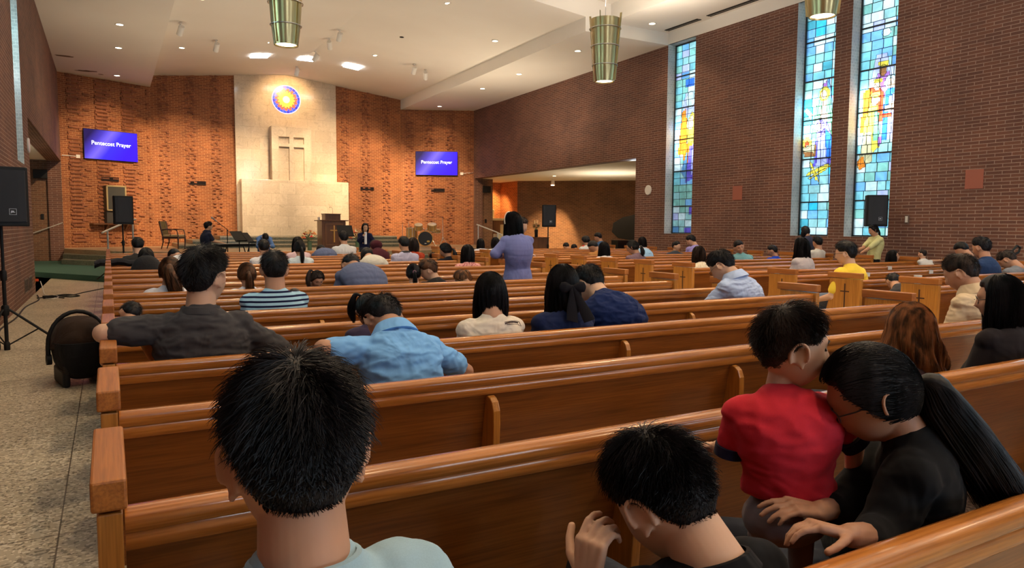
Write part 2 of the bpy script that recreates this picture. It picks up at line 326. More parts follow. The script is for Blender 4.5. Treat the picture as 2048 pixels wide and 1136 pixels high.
# side bays left and right of the chancel
def bay(sx, x0, nm):
    X = lambda d: x0+sx*d
    wall('wall_'+nm+'_pier', (X(.42),YC), (X(1.0),YC), 0, 3.8, 'brick_bay', thick=1.9 if 0 else .3, out=-1 if sx>0 else 1)
    wall('wall_'+nm+'_niche', (X(.95),YC+2.2), (X(2.65),YC+2.2), 0, 3.8, 'brick_front', out=-1 if sx>0 else 1)
    wall('wall_'+nm+'_niche_side', (X(2.6),YC+2.3), (X(2.6),YC+.44), 0, 3.8, 'brick_front', out=-1 if sx>0 else 1)
    wall('wall_'+nm+'_niche_inner', (X(1.0),YC+.31), (X(1.0),YC+2.3), 0, 3.8, 'brick_front', out=-1 if sx>0 else 1)
    wall('wall_'+nm+'_bay', (X(2.6),YC+.44), (X(7.1),27.0), 0, 3.8, 'brick_bay', out=-1 if sx>0 else 1)
    wall('wall_'+nm+'_bay_side', (X(7.1),27.0), (X(7.1),18.0), 0, 3.8, 'brick_bay', out=-1 if sx>0 else 1)
    wall('wall_'+nm+'_bay_near', (X(7.1),18.2), (X(.42),18.2), 0, 3.8, 'brick_bay', out=-1 if sx>0 else 1)
    b = MB(); b.box((min(X(.42),X(7.5)),18.0,3.68),(max(X(.42),X(7.5)),33,3.75)); struct(b.build('ceiling_'+nm+'_bay','plaster',smooth=False))
M['brick_bay'] = brick_mat('bay brick', (.20,.09,.045), (.12,.052,.03), (.26,.18,.11), bw=.21)
bay(1, XR, 'right'); bay(-1, XL, 'left')
# stage: terrazzo platform, three steps, green carpet landing
def poly_step(name, pts, z0, z1, m):
    b = MB(); b.prism(pts, z0, z1); return struct(b.build(name, m, smooth=False, bevel=.008))
back = [(XR-.02,YC-.02),(11.85,YF-.02),(1.6,YF-.02),(XL+.02,YC-.02)]
def front(off):   # convex stage front, pushed out by off
    return [(XL+.02,29.2-off*2.6),(.1,26.2-off*1.3),(1.9,24.4-off*1.1),(4.2,23.5-off),(9.4,23.5-off),(11.6,24.4-off*1.1),(13.4,26.2-off*1.3),(XR-.02,29.2-off*2.6)]
poly_step('floor_stage', front(0)+back, .001, ZP, 'stage')
for i, (o_, z) in enumerate(((.36,.45),(.72,.30))): poly_step('floor_step', front(o_)+back, .001, z, 'step')
poly_step('floor_landing', [(XL-3.6,30.0),(XL-3.6,26.0),(XL-.4,23.3),(.15,20.2),(2.2,18.9),(11.3,18.9),(13.3,20.3),(XR+.4,23.3),(XR+1.0,30.0),(XR-.02,YC-.02),(11.85,YF-.02),(1.6,YF-.02),(XL+.02,YC-.02),(XL-.02,30.0)], .001, .15, 'carpet')
# three terrazzo steps under the marble block
for i in range(3): 
    b = MB(); b.box((3.2-.5*(2-i) if i<2 else 3.7, 28.4+.42*i, ZP+.001+.14*i),(10.8, YF-.02, ZP+.14*(i+1))); struct(b.build('floor_altar_step','step',smooth=False,bevel=.006))
    b = MB(); b.box((3.7 if i==2 else 3.2-.5*(2-i), 28.395+.42*i, ZP+.14*(i+1)-.045),(10.8, 28.46+.42*i, ZP+.14*(i+1)+.004)); struct(b.build('trim_3','nosing',smooth=False))


for nm, x, y in (('trim_4',1.6,YF),('trim_5',11.85,YF),('trim_6',XL,YC),('trim_7',XR,YC)):   # masonry behind the wall corners
    b = MB(); b.box((x-.5,y+.22,0),(x+.5,y+.8,9)) if y == YF else b.box((x-.5 if x<0 else x+.02,y+.45,3.8),(x-.02 if x<0 else x+.5,y+.9,9)); struct(b.build(nm,'dark',smooth=False))
# lights of the side bays
for sx, x0 in ((1,XR),(-1,XL)):
    for dx, dy in (((2.2,26.6),(4.6,22.5)) if sx > 0 else ((2.6,24.0),)):
        t = thing('ceiling_light', 'round recessed light in the right bay ceiling, '+('nearer the niche' if dy > 25 else 'nearer the piano') if sx > 0 else 'round recessed light in the left bay ceiling', 'ceiling light', (x0+sx*dx,dy,3.68), 0, 'recessed ceiling lights')
        b = MB(); b.lathe([(.075,.01),(.10,.01),(.10,-.008),(.075,-.008)], n=24, cap=False); b.build('trim_ring', 'white', t)
        b = MB(); b.lathe([(.076,.01),(.076,-.004)], n=24); b.build('lens', 'lamp', t, smooth=False)
        s_ = spot('ceiling_light_glow', (0,0,-.05), (0,0,-5), 150, WARM, 150, .9, .08); s_.parent = t
    spot('niche_light', (x0+sx*1.9,YC+1.1,3.5), (x0+sx*1.7,YC+2.2,1.5), 260, (1,.58,.22), 110, .6, .08)
t = thing('bay_spotlight', 'white ceiling spotlight in the right bay lighting the brick behind the loudspeaker', 'spotlight', (18.05,28.2,3.68))
b = MB(); b.lathe([(.05,0),(.05,-.03),(.015,-.04),(.015,-.10),(0,-.10)], n=14); b.build('mount', 'white', t); b = MB(); b.lathe([(0,-.08),(.06,-.08),(.08,-.12),(.09,-.30),(.08,-.30),(.07,-.14),(0,-.14)], n=20); b.build('housing', 'white', t)
s_ = spot('bay_spotlight_beam', (0,0,-.2), (1,1,1), 1500, (1,.62,.26), 62, .35, .04); s_.parent = t; s_.rotation_euler = (Vector((18.6,29.5,1.1))-Vector((18.05,28.2,3.48))).to_track_quat('-Z','Y').to_euler()
spot('bay_ceiling_wash', (XR+3.2,24,1.9), (XR+3.2,24,4), 160, (1,.82,.58), 160, .9, .3)  # added fill from below without a fixture, brightens the bay ceiling
spot('bay_ceiling_wash', (XL-2.6,24,1.9), (XL-2.6,24,4), 90, (1,.82,.58), 160, .9, .3)  # same added fill for the left bay ceiling

m, N, L, P = mat('bare lath'); P.inputs['Base Color'].default_value = (.16,.10,.05,1); P.inputs['Roughness'].default_value = .9; M['lath'] = m
for (x, y, w, h, a) in ((-1.02,27.4,.62,.20,.1),(-.45,29.5,.75,.22,-.15),(-.05,29.85,.18,.08,.3)):    # peeled plaster patches
    rr_ = random.Random(int(x*100)); b = MB(); b.prism([(w*.5*math.cos(t)*rr_.uniform(.7,1.1), h*.5*math.sin(t)*rr_.uniform(.6,1.2)) for t in [2*PI*j/16 for j in range(16)]], -.006, .004); o = b.build('peeled_patch', 'lath', ceiling, smooth=False, loc=(x,y,6.76+(YF-y)*.0116), rot=(0,0,a)); o['kind'] = 'structure'
# ---------------- marble reredos ----------------
def uvbox(b_objs):   # world-size box UVs
    for o in b_objs:
        me = o.data; uvl = me.uv_layers.new(name='UVMap')
        for p in me.polygons:
            n = p.normal; ax = 0 if abs(n.x) > .7 else 1 if abs(n.y) > .7 else 2
            for li in p.loop_indices:
                v = me.vertices[me.loops[li].vertex_index].co; uvl.data[li].uv = (v.y, v.z) if ax == 0 else (v.x, v.z) if ax == 1 else (v.x, v.y)
b = MB(); b.prism([(4.66,ZP),(8.83,ZP),(8.83,7.53),(CX,7.75),(4.66,7.53)], .02, .14, T=Matrix(((1,0,0,0),(0,0,-1,YF+.02),(0,1,0,0),(0,0,0,1))))
slab = b.build('marble_panel', 'marble', smooth=False)
rr = thing('reredos', 'tall cream marble wall with projecting block and recessed cross behind the stage', 'marble wall'); slab.parent = rr
b = MB(); b.box((4.78,YF-.62,1.0),(9.2,YF-.101,3.33)); low = b.build('lower_block', 'marble', rr, bevel=.008, smooth=False)
# cross block: frame with four deep recesses leaving a cross
b = MB(); x0, x1, z0, z1, yf, yb = 6.0, 7.62, 3.331, 5.55, YF-.60, YF-.101
xs = [x0, x0+.30, x0+.72, x0+.90, x1-.30, x1]; zs = [z0, 4.44, 4.62, 4.80, 5.16, z1]
xs = [6.0, 6.29, 6.71, 6.89, 7.32, 7.62]; zs = [z0, z0+.001, 4.72, 4.86, 5.13, z1]
for i in range(5):
    for j in range(5):
        if i in (1,3) and j in (1,3): b.box((xs[i],yf+.16,zs[j]),(xs[i+1],yb,zs[j+1]))
        else: b.box((xs[i],yf,zs[j]),(xs[i+1],yb,zs[j+1]))
cr = b.build('cross_block', 'marble', rr, smooth=False); uvbox([slab, low, cr])
# sun disc of coloured glass
def sun():
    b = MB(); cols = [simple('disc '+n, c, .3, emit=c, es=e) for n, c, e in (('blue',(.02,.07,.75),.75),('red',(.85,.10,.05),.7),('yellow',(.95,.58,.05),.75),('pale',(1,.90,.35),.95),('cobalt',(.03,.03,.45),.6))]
    r_ = random.Random(3)
    def ringsec(r0, r1, a0, a1, y, mi, n=3):
        vs = [(r0*math.cos(a0+(a1-a0)*t/n), y, r0*math.sin(a0+(a1-a0)*t/n)) for t in range(n+1)] + [(r1*math.cos(a0+(a1-a0)*t/n), y, r1*math.sin(a0+(a1-a0)*t/n)) for t in range(n+1)]
        back_ = [(x, y+.02, z) for x, y, z in vs]; m_ = len(vs); k = n+1
        b.add(vs+back_, [(i, i+1, k+i+1, k+i) for i in range(n)]+[(i, i+m_, i+1+m_, i+1) for i in range(n)]+[(k+i, k+i+1, k+i+1+m_, k+i+m_) for i in range(n)]+[(0, k, k+m_, m_),(n, n+m_, k+n+m_, k+n)], mi)
    for i in range(24): ringsec(.47, .57, 2*PI*i/24+.012, 2*PI*(i+1)/24-.012, 0, 0 if i%3 else 4)
    for i in range(30): ringsec(.37+.02*(i%2), .455, 2*PI*i/30+.01, 2*PI*(i+1)/30-.01, 0, 0 if i%2 else 1)
    for i in range(24): ringsec(.26, .40+.035*(i%2), 2*PI*i/24+.012, 2*PI*(i+1)/24-.012, -.004, 1)
    for i in range(32): ringsec(.15, .30+.05*(i%2), 2*PI*i/32+.008, 2*PI*(i+1)/32-.008, -.008, 2)
    for i in range(8): ringsec(.0, .145, 2*PI*i/8, 2*PI*(i+1)/8, -.012, 3)
    o = b.build('glass_disc', cols, smooth=False); tag(o, 'round stained glass sun disc in blue, red and yellow set high in the marble', 'stained glass'); o.location = (6.72, YF-.135, 6.73)
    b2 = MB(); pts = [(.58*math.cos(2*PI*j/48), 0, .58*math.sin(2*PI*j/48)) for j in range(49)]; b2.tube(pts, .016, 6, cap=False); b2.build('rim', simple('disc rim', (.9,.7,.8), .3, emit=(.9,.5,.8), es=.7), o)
sun()
# ---------------- stained glass windows ----------------
def glass(name, c, k=1.0):
    m = bpy.data.materials.new(name); m.use_nodes = True; N, L = m.node_tree.nodes, m.node_tree.links; N.remove(N['Principled BSDF'])
    t = nd(N, 'ShaderNodeBsdfTransparent'); c = tuple(x**1.3 for x in c); t.inputs[0].default_value = (c[0]*k, c[1]*k, c[2]*k, 1)
    tc = nd(N, 'ShaderNodeTexCoord'); n = nd(N, 'ShaderNodeTexNoise', i_Scale=3.5, i_Detail=4.0, i_Distortion=1.0); L.new(tc.outputs['Object'], n.inputs['Vector'])
    r = ramp(N, [(.3, tuple(x*k*.7 for x in c)), (.7, tuple(min(1, x*k*1.12) for x in c))]); L.new(n.outputs[0], r.inputs[0]); L.new(r.outputs[0], t.inputs[0])
    g = nd(N, 'ShaderNodeBsdfGlossy'); g.inputs['Roughness'].default_value = .2
    tl = nd(N, 'ShaderNodeBsdfTranslucent'); L.new(r.outputs[0], tl.inputs[0]); s0 = nd(N, 'ShaderNodeMixShader', i_0=.0 if name == 'clear glass' else .6); L.new(t.outputs[0], s0.inputs[1]); L.new(tl.outputs[0], s0.inputs[2])
    s = nd(N, 'ShaderNodeMixShader', i_0=.05); L.new(s0.outputs[0], s.inputs[1]); L.new(g.outputs[0], s.inputs[2]); L.new(s.outputs[0], N['Material Output'].inputs[0]); return m
PAL = [('pale aqua',(.30,.44,.42)),('mint',(.24,.40,.34)),('sky',(.20,.36,.52)),('white',(.52,.56,.55)),('lilac',(.40,.38,.52)),('teal',(.10,.32,.36)),('sea',(.22,.42,.44)),('steel',(.14,.26,.40)),
       ('violet',(.16,.12,.42)),('blue',(.05,.16,.48)),('orange',(.60,.20,.03)),('red',(.55,.07,.03)),('gold',(.62,.46,.08)),('flesh',(.55,.36,.25)),('green',(.13,.28,.16)),('plum',(.28,.13,.30)),('sand',(.48,.40,.24)),('lav',(.38,.36,.58)),('brown',(.26,.12,.05)),('cyan',(.06,.40,.55))]
GL = [glass('glass '+n, c) for n, c in PAL]; GI = {n: i for i, (n, c) in enumerate(PAL)}
def stained(idx, a, b_, z0, z1, X, side, nc, weights, figs, name='window', seed=1, bars=5):
    rr = random.Random(seed); w = b_-a; h = z1-z0; x = X+side*.32
    root = bpy.data.objects.new('%s_%d' % (name, idx), None); COL.objects.link(root); root.location = (x, a, z0); root['kind'] = 'structure'
    # local: u along +Y, z up, x towards outside is side
    fr = MB(); t = .035
    for lo, hi in (((-.03,0,0),(.03,t,h)),((-.03,w-t,0),(.03,w,h)),((-.03,0,0),(.03,w,t)),((-.03,0,h-t),(.03,w,h))): fr.box(lo, hi)
    o = fr.build('window_frame', 'lead', root, smooth=False)
    b = MB(); lead = MB(); nr = int(h/.205); rows = [h*i/nr for i in range(nr+1)]
    names = [n for n, k in weights for _ in range(k)]
    cuts = []
    for i in range(nr):
        cs = [w*j/nc + (rr.uniform(-.035,.035) if 0 < j < nc else 0) for j in range(nc+1)]; cuts.append(cs)
        for j in range(nc):
            top = figs and False; n = rr.choice(names); b.add([(0,cs[j],rows[i]),(0,cs[j+1],rows[i]),(0,cs[j+1],rows[i+1]),(0,cs[j],rows[i+1])], [(0,1,2,3)], GI[n])
        for j in range(1, nc): lead.box((-.006,cs[j]-.006,rows[i]),(.006,cs[j]+.006,rows[i+1]))
        if i: lead.box((-.006,0,rows[i]-.006),(.006,w,rows[i]+.006))
    # figures: coloured pieces in their own leaded outlines replacing the panes behind them
    pieces = []
    for col, pts in figs:
        pieces.append((GI[col], [(u*w, v*h) for u, v in pts]))
    bm_v, cells = [], 0
    if pieces:      # fine raster of the pane plane, split by the pieces, so each spot has one sheet of glass
        b = MB(); NU, NV = 26, int(26*h/w)
        def inside(p, poly):
            c = False; n = len(poly)
            for i in range(n):
                (x1,y1),(x2,y2) = poly[i], poly[i-1]
                if (y1 > p[1]) != (y2 > p[1]) and p[0] < (x2-x1)*(p[1]-y1)/(y2-y1)+x1: c = not c
            return c
        rr2 = random.Random(seed); pane = [[GI[rr2.choice(names)] for _ in range(nc)] for _ in range(nr)]
        for j in range(NV):
            z = h*(j+.5)/NV; i = min(nr-1, int(z/h*nr)); run = None
            for k in range(NU+1):
                u = w*(k+.5)/NU; g = None
                if k < NU:
                    for gi, poly in pieces:
                        if inside((u, z), poly): g = gi
                    if g is None:
                        q = 0
                        while q < nc-1 and u > cuts[i][q+1]: q += 1
                        g = pane[i][q]
                if run is None: run = (k, g)
                elif g != run[1]:
                    ya, yb2 = w*run[0]/NU, w*k/NU; b.add([(0,ya,h*j/NV),(0,yb2,h*j/NV),(0,yb2,h*(j+1)/NV),(0,ya,h*(j+1)/NV)], [(0,1,2,3)], run[1]); run = (k, g)
        for gi, poly in pieces:
            lead.tube([(-.004*side*-1*0-.008*side, u, v) for u, v in poly]+[(-.008*side, *poly[0])], .0055, 4, cap=False)
    g = b.build('glass_panes', GL, root, smooth=False)
    lead.build('leading', 'lead', root, smooth=False)
    br = MB()
    for i in range(1, bars+1): z = h*(i/(bars+1)+(-.02 if i == 1 else 0)); br.box((-.025,0,z-.016),(.025,w,z+.016))
    br.build('window_bar', 'lead', root, smooth=False); 
    s = MB(); s.box((-.30*side if side>0 else .0, -.02, -.05),(.0 if side>0 else .30, w+.02, -.001)); s.build('window_sill', simple('stone sill',(.5,.47,.42),.6), root, smooth=False)
    return root
def ov(cx, cy, rx, ry, n=14): return [(cx+rx*math.cos(2*PI*i/n), cy+ry*math.sin(2*PI*i/n)) for i in range(n)]
cool = [('pale aqua',5),('mint',4),('sky',3),('white',5),('lilac',2),('sea',4),('steel',1)]
blue = [('pale aqua',4),('teal',2),('sky',3),('white',4),('cyan',2),('sea',5),('mint',1)]
# u runs towards the chancel (left in the picture is u = 1)
f1 = [('lilac',[(.15,.62),(.75,.62),(.6,.74),(.35,.74)]),('white',ov(.42,.70,.16,.045)),('orange',[(.55,.42),(.85,.42),(.72,.64),(.6,.66),(.5,.55)]),('gold',[(.1,.44),(.5,.44),(.55,.58),(.35,.64),(.12,.6)]),
      ('orange',[(.3,.36),(.62,.34),(.66,.47),(.34,.48)]),('sand',ov(.42,.575,.13,.03)),('flesh',ov(.36,.60,.07,.018)),('violet',[(.12,.30),(.55,.27),(.42,.46),(.16,.47)]),('steel',[(.5,.28),(.72,.33),(.5,.44)]),('lav',[(.2,.32),(.35,.31),(.33,.44),(.22,.45)]),
      ('violet',[(.3,.0),(.55,.0),(.55,.033),(.3,.033)]),('violet',[(.1,.1),(.38,.1),(.38,.14),(.1,.14)]),('blue',[(.3,.77),(.62,.77),(.62,.81),(.3,.81)])]
f2 = [('plum',[(.2,.52),(.62,.52),(.5,.645),(.38,.66),(.28,.63)]),('steel',[(.12,.46),(.22,.46),(.4,.66),(.33,.665)]),('green',[(.12,.43),(.75,.42),(.62,.58),(.3,.585)]),('flesh',[(.35,.47),(.55,.47),(.5,.58),(.38,.58)]),
      ('gold',ov(.45,.605,.14,.03)),('flesh',ov(.46,.602,.08,.021)),('flesh',[(.78,.50),(.95,.545),(.9,.555),(.74,.52)]),('green',[(.2,.30),(.42,.32),(.4,.46),(.15,.44)]),
      ('violet',[(.05,.31),(.68,.30),(.62,.44),(.5,.49),(.36,.49),(.12,.38)]),('lav',[(.3,.30),(.6,.30),(.56,.42),(.38,.44)]),('blue',[(.05,.30),(.35,.34),(.4,.46),(.2,.42)]),('white',ov(.53,.475,.16,.03)),('violet',ov(.52,.47,.11,.027)),('flesh',ov(.56,.468,.07,.018)),
      ('gold',ov(.86,.405,.13,.025)),('red',ov(.87,.40,.06,.014)),('brown',[(.62,.345),(.92,.345),(.98,.385),(.6,.395)]),('sand',[(.65,.36),(.98,.37),(.96,.39),(.66,.392)]),('gold',[(.2,.295),(.85,.26),(.8,.275),(.3,.31)]),('gold',[(.5,.235),(.6,.24),(.78,.32),(.72,.32)]),('gold',[(.75,.245),(.8,.25),(.35,.29),(.3,.285)])]
f3 = [('lilac',[(.25,.62),(.72,.62),(.62,.72),(.38,.72)]),('plum',[(.2,.55),(.68,.55),(.58,.645),(.32,.65)]),('brown',ov(.45,.655,.085,.022)),('gold',[(.36,.672),(.55,.672),(.57,.69),(.34,.69)]),('white',ov(.42,.80,.10,.016)),
      ('red',[(.38,.46),(.86,.45),(.82,.58),(.62,.605),(.42,.57)]),('orange',[(.62,.40),(.92,.42),(.88,.58),(.72,.595)]),('flesh',ov(.58,.60,.08,.02)),('gold',[(.48,.612),(.66,.612),(.66,.625),(.48,.625)]),
      ('blue',[(.04,.38),(.42,.38),(.40,.56),(.26,.60),(.1,.58)]),('lav',[(.12,.38),(.32,.38),(.30,.55),(.16,.56)]),('white',ov(.28,.605,.13,.028)),('flesh',ov(.27,.60,.07,.02)),('red',[(.22,.47),(.42,.47),(.42,.485),(.22,.485)]),('flesh',[(.1,.50),(.36,.49),(.4,.51),(.2,.53)]),
      ('gold',[(.46,.36),(.88,.29),(.84,.46),(.7,.54),(.55,.52)]),('sand',[(.62,.30),(.95,.28),(.82,.42),(.66,.42)]),('green',[(.5,.38),(.62,.38),(.6,.5),(.52,.5)]),('flesh',ov(.60,.545,.09,.022)),('gold',ov(.60,.565,.12,.012)),('plum',[(.42,.37),(.5,.36),(.5,.40),(.42,.40)]),('orange',[(.76,.285),(.9,.27),(.98,.30),(.84,.33)]),('gold',ov(.05,.66,.05,.012))]
stained(1, WINS[0][0], WINS[0][1], 1.27, 6.95, XR, 1, 4, cool, f1, seed=4)
stained(2, WINS[1][0], WINS[1][1], 1.27, 6.95, XR, 1, 4, blue, f2, seed=8)
stained(3, WINS[2][0], WINS[2][1], 1.27, 6.95, XR, 1, 4, cool, f3, seed=12)
for i, (a, b_) in enumerate(WINS[3:]): stained(4+i, a, b_, 1.27, 6.95, XR, 1, 4, cool, [], seed=20+i)
for i, (a, b_) in enumerate(WINS[:5]): stained(8+i, a, b_, 2.6, 6.95, XL, -1, 4, [('pale aqua',5),('white',6),('mint',3),('sea',2)], [], seed=30+i)
# rear glazed openings
M['clear'] = glass('clear glass', (.85,.88,.9))
for i, (x0, x1, z0, z1) in enumerate(REAR):
    root = bpy.data.objects.new('window_%d' % (13+i), None); COL.objects.link(root); root.location = (x0, YB+.02, z0); root['kind'] = 'structure'; w, h = x1-x0, z1-z0
    b = MB(); n = max(3, round(w/.6)); k = max(3, round(h/.6))
    for q in range(n+1): b.box((w*q/n-.025,-.04,0),(w*q/n+.025,.0,h))
    for q in range(k+1): b.box((0,-.04,h*q/k-.025),(w,.0,h*q/k+.025))
    b.build('window_frame', 'lead', root, smooth=False)
    b = MB(); b.add([(0,-.06,0),(w,-.06,0),(w,-.06,h),(0,-.06,h)], [(0,1,2,3)]); b.build('glass_panes', 'clear', root, smooth=False)
# ---------------- ceiling fixtures ----------------
def can_light(x, y, z, label, power=90, sl=0):
    t = thing('ceiling_light', label, 'ceiling light', (x,y,z), 0, 'recessed ceiling lights')
    b = MB(); b.lathe([(.085,.02),(.118,.02),(.118,-.006),(.112,-.012),(.085,-.006)], n=24, cap=False); b.build('trim_ring', 'white', t)
    b = MB(); b.lathe([(.086,.012),(.086,-.004)], n=24); b.build('lens', 'lamp', t, smooth=False)
    s = spot('ceiling_light_glow', (0,0,-.05), (0,0,-5), power, WARM, 120, .8, .08); s.parent = t; return t
cz = lambda x: 7.20+.57*max(0, 1-abs(x-CX)/5.13)
CANS = [(2.33,26.6,'over the left of the chancel'),(6.75,21.0,'on the ceiling ridge nearest the camera'),(8.5,18.8,'right of the ridge, nearest the camera'),(11.0,20.7,'beside the right soffit edge'),(8.65,25.5,'right of the ceiling ridge near the white panels'),(4.87,25.6,'just in front of the leftmost white panel'),(6.8,27.1,'beside the middle white panel'),(2.33,20.8,'at the top edge of the photo')]
for x, y, s in CANS: can_light(x, y, cz(x)+(31.5-y)*.007+.004, 'round recessed ceiling light '+s)
for x, y, s in [(.46,22.6,'on the left soffit, nearest the camera'),(.46,25.4,'in the middle of the left soffit'),(.46,29.8,'above the left screen')]: can_light(x, y, 6.76+(31.5-y)*.0116, 'round recessed light '+s, 70)
for x, y, s in [(12.9,18.8,'on the right soffit, nearest the brass pendant'),(12.93,22.5,'second from the pendant on the right soffit'),(12.95,25.4,'third from the pendant on the right soffit'),(13.05,29.8,'above the right screen')]: can_light(x, y, 6.76+(31.5-y)*.0116, 'round recessed light '+s, 70)
can_light(13.8, 16.37, 7.285, 'round recessed light beside the dark ceiling slot')
# more of the same over the nave, out of the picture but lighting it
def lamp_only(x, y, z, p): spot('nave_downlight', (x,y,z), (x,y,0), p, WARM, 130, .8, .15)
for x, y in [(2.2,13),(2.2,5),(2.2,0),(6.7,12),(6.7,4),(6.7,-2),(11.2,12),(11.2,5),(11.2,0)]: lamp_only(x, y, 7.2, 200)
for x, y in [(2.35,10.9),(7.64,10.3),(8.2,6.35),(2.35,4),(11.5,14),(12,8),(7,-2),(2.35,-2),(12,0),(2.2,16)]: spot('nave_ceiling_fill', (x,y,5.25), (x,y,9), 300, (1,.84,.66), 155, .9, .12)  # added upward fill for the nave ceiling; most spots have no pendant
for x, y, p_ in [(4.2,19,95),(9.2,19,95),(4.2,24.5,80),(9.2,24.5,100),(.9,22,60),(12.5,22.5,230)]: spot('ceiling_wash', (x,y,3.2), (x,y,9), p_, (1,.80,.58), 160, .9, .25)  # unseen fill spots without fixtures, added to lift the chancel ceiling
def track(x, y, tgt, label, p=260, size=48):
    WARM = (1,.60,.24) if size == 100 else (1,.70,.40)
    z = cz(x)+(31.5-y)*.007; t = thing('track_spotlight', label, 'spotlight', (x,y,z), 0, 'white ceiling spotlights')
    b = MB(); b.lathe([(.055,0),(.055,-.03),(.02,-.04),(.015,-.10),(.0,-.10)], n=16); b.build('mount', 'white', t)
    d = (Vector(tgt)-Vector((x,y,z-.2))).normalized(); d.z = min(d.z, -.75); d.normalize(); q = d.to_track_quat('-Z','Y').to_matrix().to_4x4(); T = Matrix.Translation((0,0,-.22)) @ q
    b = MB(); b.lathe([(.0,.14),(.075,.14),(.085,.11),(.085,-.15),(.07,-.15),(.06,-.09),(.0,-.09)], n=20, T=T); b.build('housing', 'white', t)
    b = MB(); b.lathe([(.055,-.10),(.055,-.13)], n=16, T=T); b.build('lens', 'lamp', t)
    s = spot('track_spotlight_beam', (0,0,-.22), (0,0,0), p, WARM, size, .7, .05); s.parent = t; s.location = T @ Vector((0,0,-.2)); s.rotation_euler = (Vector(tgt)-Vector((x,y,z))-T @ Vector((0,0,-.2))).to_track_quat('-Z','Y').to_euler()
track(2.03,23.3,(.2,30.6,2.5),'white cylinder spotlight over the chancel, furthest left on the ceiling',1100)
track(3.26,25.4,(2.6,31.5,3),'white cylinder spotlight aimed at the brick beside the left screen',1100)
track(6.79,23.6,(6.7,31.4,2.5),'upper of the two white spotlights close together on the ceiling ridge',1100,40)
track(6.79,24.8,(9.6,31.5,3.2),'lower of the two white spotlights close together on the ceiling ridge',1100)
track(6.82,26.8,(4.0,31.5,2.5),'white spotlight overlapping the middle white ceiling panel',700)
track(6.78,29.6,(6.72,31.4,6.4),'small white spotlight just above the marble wall',130,100)
track(10.1,25.4,(10.5,31.5,2.8),'left one of the pair of white spotlights above the right brick wall',1100)
track(10.7,25.75,(13.2,30.9,2.4),'right one of the pair of white spotlights above the right brick wall',1100)
for x, y, s in ((5.02,27.6,'leftmost, left of the ceiling ridge'),(6.78,27.95,'on the ceiling ridge'),(8.45,27.6,'right of the ceiling ridge')):
    b = MB(); b.box((-.30,-.30,-.012),(.30,.30,.02)); o = b.build('ceiling_panel_light', 'panel', smooth=False, loc=(x,y,cz(x)-.01 if abs(x-CX) > .5 else 7.74)); tag(o, 'bright white square ceiling panel light '+s, 'ceiling light', 'square panel lights')
    if abs(x-CX) > .5: o.rotation_euler.y = .111*(1 if x > CX else -1)
b = MB(); b.lathe([(.07,.01),(.07,-.01)], n=16); tag(b.build('ceiling_speaker', 'dark', loc=(8.6,22.7,cz(8.6)+.06)), 'small dark round hole in the ceiling right of the ridge', 'ceiling speaker')
for y0, y1, s in ((15.35,16.7,'end nearest the far window'),(12.3,15.0,'section above the brick between the windows')):
    b = MB(); b.box((14.55,y0,7.272),(14.72,y1,7.30)); o = b.build('ceiling_vent', 'dark', smooth=False); tag(o, 'long dark linear air slot in the ceiling, '+s, 'air vent')
    b = MB(); b.box((14.63,y0,7.266),(14.645,y1,7.28)); b.build('slat', simple('slot bar', (.25,.22,.18), .5), o, smooth=False)
def pendant(x, y, z, label):
    t = thing('pendant_lamp', label, 'pendant lamp', (x,y,z), 0, 'brass pendant lamps')
    h = 1.06; b = MB(); b.lathe([(.145,.03),(.155,0),(.172,0),(.20,.22),(.262,h),(.255,h),(.19,.22),(.162,.06)], n=40, cap=False); b.build('shade', 'brass', t, ang=25)
    b = MB()
    for zz in (.28,.60,.90): rr_ = .172+(.09*zz/h)+.022; pts = [(rr_*math.cos(2*PI*j/40), rr_*math.sin(2*PI*j/40), zz) for j in range(41)]; MB().tube(pts, .008, 6, cap=False).build('ring', 'metal', t)
    b = MB()
    for k in range(4):
        T = Matrix.Rotation(k*PI/2+.6, 4, 'Z'); b.box((.165,-.004,.02),(.20,.004,h+.09), T=T @ Matrix.Rotation(0,4,'Y') @ Matrix(((1,0,.085,0),(0,1,0,0),(0,0,1,0),(0,0,0,1))))
    b.build('fin', 'brass', t, smooth=False)
    b = MB(); b.lathe([(.142,.02),(.142,.05)], n=24); b.build('diffuser', 'lamp', t)
    b = MB(); b.tube([(0,0,h-.1),(0,0,8.0-z)], .006, 6); b.tube([(-.17,-.17,h-.02),(0,0,h+.03),(.17,.17,h-.02)], .006, 6); b.tube([(.17,-.17,h-.02),(0,0,h+.03),(-.17,.17,h-.02)], .006, 6); b.build('chain', 'metal', t)
    s = spot('pendant_light', (0,0,.0), (0,0,-5), 90, WARM, 100, .7, .1); s.parent = t
pendant(2.35,10.9,4.06,'brass cone pendant lamp hanging above the marble wall, cut by the top of the photo')
pendant(7.64,10.3,3.98,'whole brass cone pendant lamp with three rings in front of the ceiling step')
pendant(8.2,6.35,4.2,'brass cone pendant lamp in front of a stained glass window, only its lower end showing')
